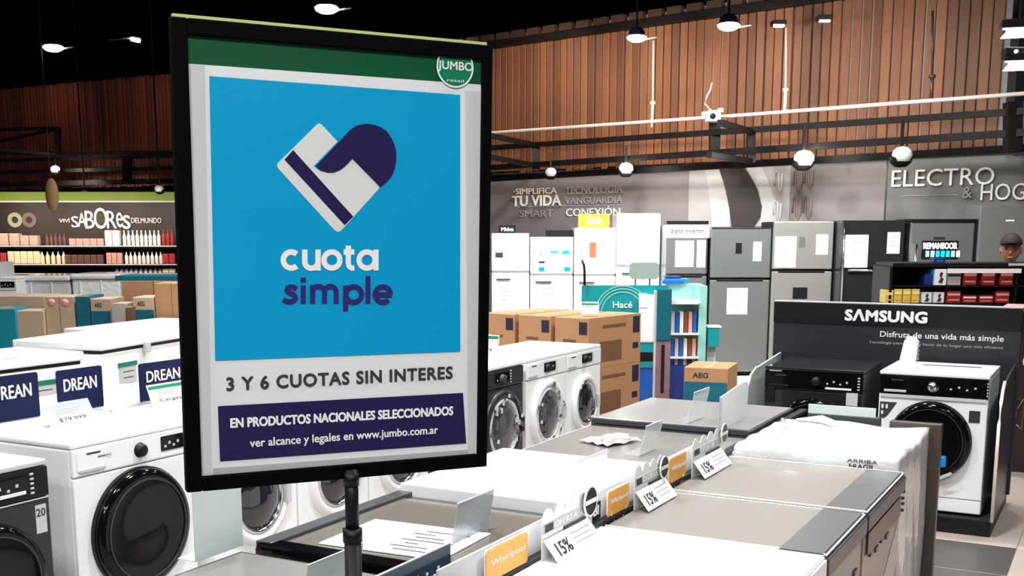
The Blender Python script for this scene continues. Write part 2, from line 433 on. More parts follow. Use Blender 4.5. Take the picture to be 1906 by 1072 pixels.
tube('cable', RODW, cb, [(-.02, 0, .06), (-.1, 0, .14), (-.08, 0, .22), (-.04, 0, .3), (-.02, 0, .38)], .009, 6)
# spot heads on the rail
def spot_head(u, v, lit, label, d=1.2, sc=1.0, aim=(0, -.5, -1), e=18, stem=.30):
    t = thing('spot_lamp', label, 'spotlight', off(u, v, d), 0, 'spot lamps on the rails')
    t.scale = (sc,) * 3
    lathe('head', BLKM, t, [(0, -.1), (.05, -.095), (.09, -.06), (.1, -.02), (.09, .0)], 0, 0, 0, 'z', 20)
    lathe('bulb', GLOW if lit else GREYW, t, [(0, -.06), (.07, -.05), (.088, .0), (.08, .04), (.05, .07), (0, .08)], 0, -.03, .0, 'z', 18)
    box('stem', BLKM, t, -.012, .012, -.012, .012, .05, stem)
    if lit:
        p = off(u, v, d + .3); lamp(p + Vector((0, -.1, .0)), e, .15, (1, .93, .85), aim=p + Vector((.1, .9, -1.6)))
    return t
spot_head(1165, 315, True, 'lit spot lamp under the rail above the orange header')
spot_head(1495, 297, True, 'lit spot lamp under the rail above the warm steel fridge', sc=1.25)
spot_head(1025, 322, False, 'unlit spot lamp under the rail next to the promotional sign', sc=.9)
spot_head(1677, 290, False, 'unlit dark spot lamp above the big pale lettering', sc=1.2)
spot_head(104, 316, True, 'lit spot lamp above the hanging tan disc', 2.0, .9, e=25)
spot_head(158, 361, False, 'dark spot lamp by the lime band left of its middle', 5.6, .75, stem=4.3)
spot_head(297, 352, False, 'dark spot lamp on the lime band beside the sign', 5.2, .75, stem=4.3)
for q in (760, 960, 1120, 1300, 1600): lamp(off(q, 60, 1.6), 15, .25, (1, .80, .62), aim=off(q, 230, 0))
lamp(off(1500, 60, 4.0), 30, .3, (1, .97, .93), aim=off(1500, 420, 0)); lamp(off(1120, 60, 4.0), 42, .3, (1, .95, .93), aim=off(1150, 380, 0))
lamp(off(1780, 20, 3.6), 14, .3, (1, .98, .96), aim=off(1770, 420, 0))
for q in (60, 250): lamp(off(q, 150, 1.8), 4, .25, (1, .6, .45), aim=off(q, 240, 0))
lamp(P(8.0, -4.6, 4.6), 60, .3, (1, .98, .96), 90, aim=(1.0, 13.2, 1.1))  # this and the next are unseen lamps added to brighten the fridges
lamp(P(9.0, -1.5, 4.6), 45, .3, (.93, 1, .97), 100, aim=(3.0, 12.4, 1.0))
lamp((-.9, -1.4, 4.2), 20, .4, (1, .99, .98), 120, aim=(-.3, 2.0, 1.7))  # pair of lamps added out of view behind the camera to light the sign
lamp((1.4, -.8, 4.2), 14, .4, (1, .99, .98), 120, aim=(-.3, 2.0, 1.6))
# ceiling lamps in view
def downlight(u, v, Y, label, sc=1.0, tilt=0):
    t = thing('ceiling_lamp', label, 'ceiling lamp', at(u, v, Y), 0, 'round lamps on the black ceiling'); t.scale = (sc,) * 3
    lathe('housing', CEIL, t, [(.09, .03), (.09, .06), (.085, .09), (.05, .12), (0, .12)], 0, 0, 0, 'z', 28)
    lathe('bulb', GLOW, t, [(0, -.03), (.06, -.025), (.098, -.005), (.11, .02), (.09, .035)], 0, 0, 0, 'z', 28)
    tube('stem', CEIL, t, [(0, 0, .11), (0, 0, (5.6 - t.location.z) / sc)], .012, 6)
    tube('arm', GREYW, t, [(.1, 0, .0), (.22, 0, .02)], .008, 6)
    return t
downlight(608, 19, 12.0, 'round ceiling lamp lit right above the promotional sign', 1.1)
downlight(99, 91, 14.5, 'round ceiling lamp lit at far left of the ceiling', 1.1)
downlight(1185, 73, 13.2, 'lit lamp at slat wall top, left one of the right-hand pair')
downlight(1356, 51, 12.2, 'lit lamp at slat wall top, right one of the right-hand pair', 1.05)
tk = thing('track_light', 'small thin track light glowing between left lamp and sign', 'ceiling lamp', at(235, 74, 14.0), 0)
tube('track', BROWNM, tk, [(-.2, 0, 0), (.05, 0, .02)], .012, 6); tube('bulb', GLOW, tk, [(.06, 0, .01), (.16, 0, -.01)], .025, 8)
tube('stem', CEIL, tk, [(-.1, 0, 0), (-.1, 0, 5.6 - tk.location.z)], .008, 6)
for u, v, lb in ((1450, 48, 'flat strip lamp at slat wall top beside the lit pair'), (1535, 39, 'faint flat strip lamp at the slat wall top further right')):
    t = thing('strip_lamp', lb, 'ceiling lamp', off(u, v, .5)); box('bulb', GLOW if u < 1500 else SCRW, t, -.06, .06, -.03, .03, -.012, .008, .004); box('housing', BLKM, t, -.08, .08, -.05, .12, .01, .06, .005)
for u, v, sc, lb in ((1888, 63, 1.0, 'upper bright shop lamp hanging at the right edge'), (1892, 124, .9, 'lower bright shop lamp hanging at the right edge')):
    t = thing('hanging_lamp', lb, 'ceiling lamp', at(u, v, 8.0), R(-15))
    boxes('shade', BLKM, t, [(-.09, .12, -.06, .06, .03, .09)], .015)
    poly('bulb', GLOW, t, [(-.08, -.02), (.1, -.02), (.12, .01), (.05, .035), (-.04, .03)], -.05, .1)
    tube('stem', BLKM, t, [(0, 0, .08), (0, 0, .095 if sc == .9 else 5.6 - t.location.z)], .02, 6)
box('junction_box', BLKM, None, -.09, .1, -.05, .05, -.04, .03, .01).location = at(1893, 98, 8.0)
tag(bpy.data.objects['junction_box'], 'dark box with two small lights between the right edge lamps', 'junction box')
for du in (-8, 10):
    o = lathe('indicator', SCRW, bpy.data.objects['junction_box'], [(0, -.02), (.01, -.015), (.012, 0)], du * .0038, -.052, 0)
# ------------------------------------------------------------------ left background: food shelves
Yh = 17.2
gd = thing('shelf_unit', 'long lit grocery shelf unit with lime band at far left', 'shelf', (at(-70, 430, Yh).x, Yh, 0))
ox = gd.location.x
def X(u, Y=Yh): return at(u, 430, Y).x
def Zv(v, Y=Yh): return at(150, v, Y).z
WID = X(335) - ox
box('backboard', WALLB, gd, 0, WID, .3, .36, 0, Zv(374))
lb_ = box('lime_band', LIME, gd, 0, WID, .18, .36, Zv(373), Zv(356), .01)
box('band_edge', GREYW, gd, 0, WID, .16, .36, Zv(376), Zv(373))
box('upright', BLKM, gd, WID, WID + .08, -.1, .4, 0, Zv(356), .01)
SHV = (457, 491, 508)
for v in SHV:
    box('shelf_board', BLKM, gd, 0, WID, -.12, .3, Zv(v + 5), Zv(v), .004)
    box('price_strip', PAPER, gd, 0, WID, -.13, -.121, Zv(v + 1.5) - .001, Zv(v) - .001)
box('plinth', BLKM, gd, 0, WID, -.12, .3, 0, Zv(530))
for body, u0, u1, v0, v1 in (('VIVÍ', 98, 118, 405, 414), ('S', 121, 134, 402, 423), ('A', 133, 149, 396, 422), ('B', 147, 164, 392, 425), ('O', 164, 189, 386, 426), ('R', 188, 206, 392, 425), ('e', 206, 218, 395, 423), ('s', 218, 232, 400, 426), ('DELMUNDO', 234, 291, 405, 415)):
    text('lettering', body, LETW, gd, X(u0) - ox, X(u1) - ox, Zv(v1), Zv(v0), .27, .006 if len(body) == 1 else 0, .02)
poly('letter_fill', mat('olive_fill', (.05, .04, .015), .6), gd, circ(X(176.5) - ox, Zv(406), .07, .13, 24), .285, .01)
ring('emblem', mat('emblem_green', (.35, .36, .22), .5), gd, X(14) - ox, Zv(409), .11, .06, .28, .015)
ring('emblem', mat('emblem_brown', (.16, .11, .11), .5), gd, X(41) - ox, Zv(409), .11, .06, .28, .015)
bm = bmesh.new(); badd(bm, -.5, .5, -.5, .5, 0, 1, .06, 1); PK = mesh(bm)
def bottle_mesh():
    bm = bmesh.new(); prof = [(0, 0), (.42, 0), (.45, .05), (.45, .6), (.18, .78), (.18, 1), (0, 1)]; n = 8; rows = []
    for r, h in prof: rows.append([bm.verts.new((r * math.cos(2 * math.pi * i / n) if r else 0.0001 * math.cos(i), r * math.sin(2 * math.pi * i / n) if r else 0.0001 * math.sin(i), h)) for i in range(n)])
    for a, b in zip(rows, rows[1:]):
        for i in range(n): bm.faces.new((a[i], a[(i + 1) % n], b[(i + 1) % n], b[i]))
    return mesh(bm)
BT = bottle_mesh()
pcols = {'red': mat('pack_red', (.4, .03, .03), .5, var=.4, scale=40), 'cream': mat('pack_cream', (.75, .62, .42), .5, var=.3, scale=40), 'white': mat('pack_white', (.82, .78, .76), .5, var=.3, scale=40), 'pink': mat('pack_pink', (.6, .3, .26), .5, var=.5, scale=40), 'brown': mat('pack_brown', (.12, .05, .04), .5, var=.5, scale=40)}
MESHES = {}
def product(kind, col, loc, w_, d_, h_, label, group, cat, name):
    key = (kind, col, round(w_, 3), round(h_, 3))
    if key not in MESHES:
        me = (PK if kind == 'pack' else BT).copy(); me.transform(Matrix.Diagonal((w_, d_, h_, 1))); me.materials.append(pcols[col]); MESHES[key] = me
    o = bpy.data.objects.new(name, MESHES[key]); COL.objects.link(o); o.location = loc
    return tag(o, label, cat, group)
zones = {0: [(-60, 40, 'pink', 'pack', 20, 24), (40, 82, 'pink', 'pack', 17, 20), (84, 128, 'brown', 'bottle', 8, 24), (130, 195, 'pink', 'pack', 13, 14), (197, 226, 'white', 'pack', 14, 30), (228, 300, 'white', 'bottle', 8, 30), (301, 328, 'red', 'bottle', 8, 32)],
         1: [(-60, 12, 'red', 'pack', 12, 22), (14, 70, 'cream', 'pack', 12, 25), (72, 118, 'cream', 'bottle', 10, 25), (120, 195, 'brown', 'pack', 12, 18), (197, 228, 'pink', 'pack', 10, 22), (230, 300, 'white', 'bottle', 8, 24), (302, 328, 'red', 'pack', 12, 20)],
         2: [(210, 300, 'white', 'bottle', 9, 9), (301, 328, 'cream', 'pack', 12, 9)]}
ORD = 'first second third fourth fifth sixth seventh eighth ninth tenth eleventh twelfth'.split()
shn = ('top', 'middle', 'bottom')
where = {-60: 'left end', 14: 'left part', 40: 'left part', 72: 'left part', 84: 'left part', 120: 'middle', 130: 'middle', 197: 'middle', 210: 'right part', 228: 'right part', 230: 'right part', 301: 'right end', 302: 'right end'}
for lv, zs in zones.items():
    for (ua, ub, c_, k_, pw, ph) in zs:
        u = ua + pw / 2
        while u < ub:
            wd = pw * Yh / 2150 * .9; hh = ph * Yh / 2150 * .93
            nth = ORD[int((u - ua) / pw)]
            product(k_, c_, (X(u), Yh - .03, Zv(SHV[lv])), wd, min(wd, .14), hh, '%s %s %s from the left on the %s lit shelf, %s' % (nth, c_, 'packet' if k_ == 'pack' else 'bottle', shn[lv], where[ua]), '%s %ss on the %s grocery shelf, %s' % (c_, k_, shn[lv], where[ua]), 'packet' if k_ == 'pack' else 'bottle', 'packet' if k_ == 'pack' else 'bottle')
            u += pw
for q in (-40, 60, 160, 270): lamp(at(q, 380, Yh - .9), 8, .2, (1, .86, .72), aim=at(q, 450, Yh))
# hanging tan disc
hd = thing('hanging_disc', 'tan oval disc hanging under the left spot lamp', 'hanging sign', at(97, 363, 14.0))
lathe('disc', TAN, hd, [(0, -.012), (.19, -.012), (.2, 0), (.19, .012), (0, .012)]).scale = (.4, 1, 1)
tube('cord', BROWNM, hd, [(0, 0, .19), (-.01, 0, .36), (-.01, 0, 5.6 - hd.location.z)], .006, 6)
# ------------------------------------------------------------------ builders of appliances
def front_loader(name, label, loc, rz, w=.6, d=.6, h=.85, body=WHITE, door='white', dr=.165, dz=.43, dxo=0.0, disp=(.05, .2), knob=0.0, group=None, wrapped=False, brandm=INK, panelm=None, topm=None, ring_out=None):
    t = thing(name, label, 'washing machine', loc, rz, group)
    x0, x1, y0 = -w / 2, w / 2, -d / 2
    box('cabinet', body, t, x0, x1, y0 + .012, d / 2, .015, h - .025, .012, 3)
    box('top_panel', topm or body, t, x0 - .001, x1 + .001, y0, d / 2, h - .024, h, .009, 3)
    box('kick_plate', body, t, x0 + .004, x1 - .004, y0 + .004, y0 + .02, .02, .10, .004)
    box('front_panel', body, t, x0 + .002, x1 - .002, y0, y0 + .02, .104, h - .145, .006)
    pz0, pz1 = h - .14, h - .026
    cp = box('control_panel', panelm or body, t, x0 + .002, x1 - .002, y0 - .004, y0 + .02, pz0, pz1, .006)
    box('drawer', panelm or body, cp, x0 + .02, x0 + .17, y0 - .009, y0, pz0 + .02, pz1 - .012, .004)
    box('drawer_grip', GREYW if body is WHITE else BLACK, cp, x0 + .03, x0 + .16, y0 - .012, y0 - .004, pz0 + .014, pz0 + .03, .004)
    lathe('knob', CHROME if knob == 2 else (BLACK if body is not DGREY else DEDGE), cp, [(0, -.026), (.02, -.026), (.027, -.018), (.029, 0), (.034, .003)], 0 if knob != 1 else .02, y0 - .006, (pz0 + pz1) / 2, n=24)
    dd = box('display', GLOSS, cp, disp[0], disp[1], y0 - .009, y0, pz0 + .03, pz1 - .02, .003)
    for k in range(4):
        xx = disp[0] + .015 + k * (disp[1] - disp[0] - .03) / 4
        box('segment', GREYW, cp, xx, xx + .012, y0 - .0105, y0 - .008, pz0 + .045 + .012 * (k % 2), pz0 + .055 + .014 * (k % 2))
    for k in range(5):
        box('button', GREYW, cp, disp[1] + .015 + .0, min(disp[1] + .03, x1 - .01), y0 - .008, y0, pz0 + .018 + .018 * k, pz0 + .026 + .018 * k, .001)
    box('brand_mark', brandm, t, x0 + .07, x0 + .14, y0 - .0095, y0 - .004, pz1 - .03, pz1 - .022)
    cy = y0
    if door == 'black':
        dg = lathe('door', GLOSS, t, [(dr, .0), (dr, -.03), (dr * .97, -.045), (dr * .86, -.055), (dr * .8, -.05), (dr * .3, -.058), (0, -.06)], dxo, cy, dz, n=56)
        ring('door_rim', BLACK, dg, dxo, dz, dr * 1.02, dr * .05, cy - .02, .02, n=56)
        ring('inner_rim', DEDGE, dg, dxo, dz, dr * .84, dr * .02, cy - .06, .01, n=56)
    else:
        rm = ring_out or body
        dg = lathe('door', rm, t, [(dr * 1.28, .004), (dr * 1.28, -.012), (dr * 1.22, -.03), (dr * 1.08, -.036), (dr * .99, -.022), (dr * .97, -.005)], dxo, cy, dz, n=56)
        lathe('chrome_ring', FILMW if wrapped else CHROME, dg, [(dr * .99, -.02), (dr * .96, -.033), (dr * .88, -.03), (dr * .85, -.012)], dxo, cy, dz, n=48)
        lathe('door_glass', FILMD if wrapped else DGLASS, dg, [(dr * .87, -.012), (dr * .75, -.03), (dr * .5, -.045), (dr * .25, -.053), (0, -.055)], dxo, cy, dz, n=40)
        box('door_handle', GREYW if body is WHITE else BLACK, dg, dxo + dr * .98, dxo + dr * 1.2, cy - .05, cy - .02, dz - .05, dz + .05, .008)
        if wrapped:
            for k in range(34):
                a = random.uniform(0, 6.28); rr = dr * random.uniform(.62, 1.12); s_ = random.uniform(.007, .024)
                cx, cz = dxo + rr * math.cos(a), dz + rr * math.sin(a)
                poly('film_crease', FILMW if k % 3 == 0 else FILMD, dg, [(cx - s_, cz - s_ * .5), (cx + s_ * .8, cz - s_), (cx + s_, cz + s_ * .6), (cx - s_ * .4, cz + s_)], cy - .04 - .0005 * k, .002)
    boxes('foot', BLACK, t, [(sx * (w / 2 - .08) - .025, sx * (w / 2 - .08) + .025, sy * (d / 2 - .1) - .025, sy * (d / 2 - .1) + .025, 0, .02) for sx in (-1, 1) for sy in (-1, 1)])
    return t
def ploc(s0, s1, tf, d, z): return P((s0 + s1) / 2, tf - d / 2, z)

# display platform under the front loaders, then the row itself
pf = tag(box('display_platform', GREYW, None, -.1, 5.6, -.36, .4, 0, .1, .005), 'low pale grey platform under the row of front loaders', 'platform')
pf.location = P(2.4, -3.9, 0); pf.rotation_euler = (0, 0, ROW)
G1 = 'front loading washers in the row behind the sign'
m1 = front_loader('washing_machine', 'big white washer with large black door left of the sign', ploc(3.07, 3.745, -3.63, .6, .1), ROW, .67, .6, .85, WHITE, 'black', .258, .435, 0, (.14, .27), 1, G1)
text('brand_mark', 'SAMSUNG', INK, m1, -.21, -.14, .775, .783, -.311, .01, .001)
m0 = front_loader('washing_machine', 'graphite washer with dark door cut by left picture edge', ploc(2.30, 2.90, -3.56, .6, .1), ROW, .6, .6, .83, DGREY, 'black', .235, .40, 0, (.02, .2), 1, G1, panelm=BLACK, topm=GREYW)
text('capacity_mark', '20', INK, m0, .235, .275, .615, .645, -.303, .03, .002)
box('panel_strip', PAPER, m0, .03, .19, -.312, -.303, .715, .728, .001)
box('sticker', GREYW, m0, .232, .28, -.3025, -.299, .55, .66)
box('silver_line', CHROME, m0, -.29, .29, -.306, -.3, .683, .688)
m2 = front_loader('washing_machine', 'white porthole washer under the sign, left of the pole', ploc(3.77, 4.37, -3.56, .6, .1), ROW, door='white', dr=.17, dz=.43, group=G1)
dup(m2, ploc(4.38, 4.98, -3.56, .6, .1), ROW, 'white porthole washer mostly behind the sign pole')
dup(m2, ploc(4.99, 5.59, -3.56, .6, .1), ROW, 'white porthole washer under the lower right of the sign')
m5 = front_loader('washing_machine', 'film wrapped graphite washer right beside the sign edge', ploc(5.93, 6.53, -3.42, .6, .1), ROW, body=DGREY, dr=.195, dz=.45, group=G1, wrapped=True, panelm=DGREY, topm=WHITE, disp=(-.08, .1))
m6 = front_loader('washing_machine', 'white washer with film wrapped door, middle of the right trio', ploc(6.57, 7.17, -3.42, .6, .1), ROW, dr=.19, dz=.45, group=G1, wrapped=True, disp=(-.04, .13))
m7 = front_loader('washing_machine', 'white washer with plain ring door at end of its row', ploc(7.18, 7.78, -3.42, .6, .1), ROW, dr=.165, dz=.45, group=G1, disp=(-.04, .13))
# white washers standing back to back behind them
for i, s0 in enumerate((2.3, 2.96, 3.62, 4.28)):
    o = thing('washing_machine', ('white flat-topped washer behind the graphite washer', 'white flat-topped washer behind the large black door washer', 'white flat-topped washer behind the navy boards', 'white flat-topped washer close to the sign left edge')[i], 'washing machine', P(s0 + .32, -4.55, .1), ROW + math.pi, 'washers standing behind the front row')
    box('cabinet', WHITE, o, -.315, .315, -.28, .28, 0, .82, .01); box('top_panel', WHITE, o, -.318, .318, -.285, .28, .822, .85, .008)
pf2 = tag(box('display_platform', GREYW, None, -.4, 3.0, -.36, .4, 0, .1, .005), 'low pale platform under the hidden second washer row', 'platform')
pf2.location = P(2.4, -4.67, 0); pf2.rotation_euler = (0, 0, ROW)

# ------------------------------------------------------------------ navy brand boards and price holders on the washer tops
def board(name, label, loc, rz, w_, h_, body, m=NAVY, lm=LETW, bold=.02, group=None, tx=(.14, .86), tz=(.5, .78), th=.006, lean=0, base=True, cat='brand board'):
    t = thing(name, label, cat, loc, rz, group)
    poly('plate', m, t, rrect(0, w_, 0, h_, .012), -th / 2, th)
    if body: text('lettering', body, lm, t, w_ * tx[0], w_ * tx[1], h_ * tz[0], h_ * tz[1], -th / 2 - .0012, bold, .001)
    if base: box('foot', ACRY, t, .01, w_ - .01, -.03, .03, 0, .004, .001)
    return t
GB = 'navy brand boards on the washers'
board('brand_board', 'navy board with white lettering cut by the left picture edge', P(3.20, -4.30, .95), ROW, .285, .205, 'DREAN', group=GB)
board('brand_board', 'navy board with white lettering, whole, left of the sign', P(3.57, -4.28, .95), ROW, .265, .20, 'DREAN', group=GB)
board('brand_board', 'navy board with white lettering touching the sign left edge', P(4.01, -4.22, .95), ROW, .33, .19, 'DREAN', group=GB, tx=(.14, .82))
def price_holder(label, loc, rz, w_=.19, h_=.12, head=GREEN, lean=22, body='$79.999', rows=3, frame=ACRY, group='price card holders'):
    t = thing('price_holder', label, 'price holder', loc, rz, group)
    hd_ = bpy.data.objects.new('stand', None)
    L = R(lean)
    def tilt(o): o.rotation_euler = (-L, 0, 0); return o
    tilt(box('back_sheet', frame, t, -w_ / 2 - .005, w_ / 2 + .005, 0, .002, 0, h_ + .01))
    box('foot', frame, t, -w_ / 2 - .005, w_ / 2 + .005, -.005, .07, 0, .002)
    c = tilt(box('card', PAPER, t, -w_ / 2, w_ / 2, -.002, -.0005, .004, h_))
    box('card_header', head, c, -w_ / 2, w_ / 2, -.003, -.0018, h_ * .84, h_)
    for k in range(rows):
        z = h_ * (.74 - .1 * k); box('print_line', INK, c, -w_ * .3, w_ * (.3 - .08 * k), -.0026, -.0018, z, z + h_ * .022)
    if body: text('price', body, INK, c, -w_ * .3, w_ * .3, h_ * .16, h_ * .36, -.003, .02, .0008)
    return t
price_holder('white price card with pale green header before the whole navy board', P(3.42, -4.0, .95), ROW, .24, .10, MINT, 30, '$79.999')
price_holder('white price card with green header at sign left edge', P(4.05, -4.05, .95), ROW, .24, .10, GREEN, 20, 'Cargas')
# ------------------------------------------------------------------ chest freezers at the left
def chest(label, s, t_, yaw, w_, d_, h_, handle=True, lock=False, z=0.0):
    t = thing('chest_freezer', label, 'chest freezer', P(s, t_, z), ROW + yaw, 'white chest freezers')
    # origin: front left corner at floor; width along +x, depth along +y
    box('body', WHITE, t, 0, w_, 0, d_, .06, h_ - .085, .012)
    box('gasket', BLACK, t, .006, w_ - .006, .006, d_ - .006, h_ - .085, h_ - .06)
    l = box('lid', WHITE, t, -.01, w_ + .01, -.02, d_, h_ - .062, h_, .015, 3)
    if handle: box('handle', GREYW, l, w_ * .5, w_ * .5 + .14, -.01, .05, h_ - .004, h_ + .012, .008)
    if lock: box('lock', GREYW, l, w_ * .36, w_ * .36 + .06, -.045, -.01, h_ - .12, h_ - .04, .01)
    box('base_trim', DEDGE, t, .01, w_ - .01, .01, d_ - .01, 0, .06)
    return t
f1 = chest('white chest freezer at far left with a slim lid grip', 3.98, -6.05, 0, 1.28, .62, 1.0)
f2 = chest('white chest freezer next to the sign with a lid lock', 5.60, -6.25, R(12), 1.35, .72, 1.02, False, True)
f3 = chest('white chest freezer lid further back beside the sign', 6.9, -7.55, R(8), 1.3, .5, .955, False, False)
box('sticker', mat('yellow_sticker', (.75, .55, .15), .5), f2, .44, .57, -.004, .0, .72, .80)
box('energy_card', PAPER, f2, .42, .60, -.003, .0, .60, .715); box('brand_mark', INK, f2, 1.1, 1.2, -.003, 0, .87, .876)
def wallcard(parent, x, z, w_, h_, y=-.006):
    a = box('price_card', PAPERG, parent, x, x + w_, y, y + .004, z, z + h_)
    box('card_header', GREEN, a, x - .01, x + w_ + .01, y - .004, y + .004, z + h_, z + h_ + .03)
    for k in range(4): box('print_line', INK, a, x + w_ * .2, x + w_ * (.85 - .05 * k), y - .001, y + .001, z + h_ * (.85 - .16 * k), z + h_ * (.85 - .16 * k) + .006)
    text('price', '$749.999', INK, a, x + w_ * .2, x + w_ * .8, z + h_ * .1, z + h_ * .22, y - .001, .02, .001)
wallcard(f2, .20, .55, .20, .27); wallcard(f1, .86, .57, .2, .24)
# ------------------------------------------------------------------ cartons
def carton(label, loc, rz, w_, d_, h_, m=CARD, bandh=.62, group='cardboard cartons', band=None, mark=None, slots=True, printbox=None, twin=False, side=None, cat='carton'):
    t = thing('carton', label, cat, loc, rz, group)      # origin: front left bottom corner
    box('body', m, t, 0, w_, 0, d_, 0, h_, .004)
    box('tape', TAPE, t, w_ * .46, w_ * .54, -.0015, d_ + .0015, h_ - .001, h_ + .0015)
    box('flap_edge', PAPER if m is CARD2 else TAPE, t, .002, w_ - .002, -.001, .004, h_ - .008, h_ + .001)
    if slots: box('hand_slot', CARDD, t, w_ * .25, w_ * .62, -.002, .004, h_ * .52, h_ * .52 + .022)
    if band: box('printed_band', band, t, .004, w_ - .004, -.003, .001, .004, h_ * bandh)
    if mark: text('lettering', mark, INK, t, w_ * .2, w_ * .55, h_ * (bandh + (1 - bandh) * .3), h_ * (bandh + (1 - bandh) * .65), -.003, .03, .002)
    if printbox: box('printed_picture', printbox, t, w_ * .72, w_ * .95, -.003, .001, h_ * .68, h_ * .92)
    if twin: box('seam', CARDD, t, w_ * .49, w_ * .505, -.002, .001, 0, h_)
    if side:
        box('printed_picture', CARDD, t, w_ - .001, w_ + .002, d_ * .2, d_ * .62, h_ * .12, h_ * .52)
        box('printed_mark', MARKP, t, w_ - .001, w_ + .002, d_ * .84, d_ * .97, h_ * .62, h_ * .95)
        box('hand_slot', CARDD, t, w_ - .001, w_ + .002, d_ * .25, d_ * .7, h_ * .78, h_ * .84)
        box('printed_mark', MARKP, t, w_ - .001, w_ + .002, d_ * .84, d_ * .95, h_ * .3, h_ * .42)
    return t
def cpix(label, u0, u1, v0, Y, d_, z0=None, h_=None, v1=None, rz=0, **k):
    a, b = at(u0, v0, Y), at(u1, v0, Y)
    if v1 is not None: z0 = at(u0, v1, Y).z
    if h_ is None: h_ = a.z - z0
    return carton(label, Vector((a.x, Y, a.z - h_)), rz, b.x - a.x, d_, h_, **k)
GP = 'cartons piled behind the freezers'
pal = tag(box('pallet', CARD2, None, 0, 4.2, 0, 1.5, 0, .28, .01), 'low timber pallet block under the piled cartons', 'pallet')
pal.location = Vector((at(-30, 500, 10.9).x, 10.9, 0))
Yc = 11.0
cpix('bright teal carton cut by the left picture edge', -30, 27, 574, Yc, .3, z0=.28, group=GP, m=mat('bright_teal_carton', (.0, .26, .36), .5, var=.06), slots=False)
cpix('plain pale carton standing beside the bright teal one', 29, 80, 578, Yc + .05, .3, z0=.28, group=GP, m=CARD2, slots=False)
cpix('wide pale carton with a printed washer door at far left', -30, 82, 551, Yc + .45, .5, z0=.28, group=GP, m=CARD2, slots=False)
cpix('pale carton with centre seam and two red marks', 83, 137, 552, Yc + .1, .4, z0=.28, group=GP, m=CARD2, twin=True, slots=False)
tb = cpix('narrow teal tall carton beside the seamed carton', 140, 166, 551, Yc + .1, .4, z0=.28, group=GP, m=TEALB, slots=False)
cpix('pale carton with teal lower half, left one of two', 168, 205, 556, Yc + .1, .4, z0=.28, group=GP, m=CARD2, band=TEALB, bandh=.86, mark='AEG', slots=False)
cpix('slim grey carton between the two half-teal cartons', 207, 232, 565, Yc, .3, z0=.28, group=GP, m=mat('grey_carton', (.42, .38, .36), .7, var=.2, scale=20), slots=False)
cpix('pale carton with teal lower half, right one of two', 247, 286, 553, Yc + .1, .4, z0=.28, group=GP, m=CARD2, band=TEALB, bandh=.86, mark='AEG', slots=False)
cpix('small dark bottle carton beside the right half-teal carton', 234, 246, 571, Yc, .2, z0=.28, group=GP, m=CARDD, slots=False)
cpix('large brown carton stack block beside the sign', 226, 345, 523, Yc + .7, .6, z0=.28, group=GP, m=CARD, twin=True)
cpix('brown carton with red print touching the sign left edge', 287, 350, 527, Yc + .1, .38, z0=.28, group=GP, m=CARD, twin=True, slots=False)
tlid = tag(box('teal_tray', TEALD, None, 0, at(345, 500, Yc + .9).x - at(224, 500, Yc + .9).x, 0, .5, 0, .05, .005), 'thin teal tray lying on the big brown carton', 'tray')
tlid.location = Vector((at(224, 500, Yc + .9).x, Yc + .72, at(224, 522.5, Yc + .72).z))
for u in (96, 121):
    o = tag(lathe('round_sticker', PINK, None, [(0, -.003), (.035, -.003), (.036, 0)]), 'round red sticker, %s one on the seamed pale carton' % ('left' if u < 100 else 'right'), 'sticker', 'red stickers'); o.location = at(u, 563, Yc + .095)
# wrapped appliances behind
GA = 'appliances behind the cartons at left'
for u0, u1, v0, Y, m, lb in ((42, 129, 516, 12.65, GREYW, 'film wrapped pale appliance behind the seamed carton'), (133, 222, 513, 12.65, WRAP, 'film wrapped appliance behind the half-teal cartons')):
    a, b = at(u0, v0, Y), at(u1, v0, Y)
    t = thing('wrapped_appliance', lb, 'appliance', Vector((a.x, Y, 0)), 0, GA)
    box('cabinet', m, t, 0, b.x - a.x, 0, .6, .05, a.z - .04, .02); box('film_top', WRAP, t, -.01, b.x - a.x + .01, -.02, .62, a.z - .04, a.z + .02, .02)
    box('base', BLACK, t, .02, b.x - a.x - .02, .02, .58, 0, .05)
    box('film_fold', WRAP, t, .08, .1, -.012, 0, .3, a.z - .06, .004); box('film_fold', WRAP, t, (b.x - a.x) * .6, (b.x - a.x) * .6 + .015, -.012, 0, .3, a.z - .05, .004)
a, b = at(-46, 516, 12.4), at(29, 516, 12.4)
t = front_loader('washing_machine', 'white washer with black door far left behind the cartons', Vector(((a.x + b.x) / 2, 12.7, .5)), 0, b.x - a.x, .6, a.z - .5, WHITE, 'black', .13, .36, .0)
st = tag(box('riser_block', GREYW, None, -.2, .2, -.3, .3, 0, .5, .01), 'hidden grey riser under the far left washer', 'platform'); st.location = Vector(((a.x + b.x) / 2, 12.72, 0))
a = at(-30, 492, 12.9); b = at(30, 492, 12.9)
mo = thing('microwave_oven', 'small black-fronted oven atop the far left washer', 'oven', Vector((a.x, 12.5, at(0, 516, 12.45).z)))
box('body', GREYW, mo, 0, b.x - a.x, 0, .35, 0, .16, .01); box('door', mat('oven_glass', (.06, .05, .05), .2), mo, .01, b.x - a.x - .02, -.01, 0, .01, .15, .004)

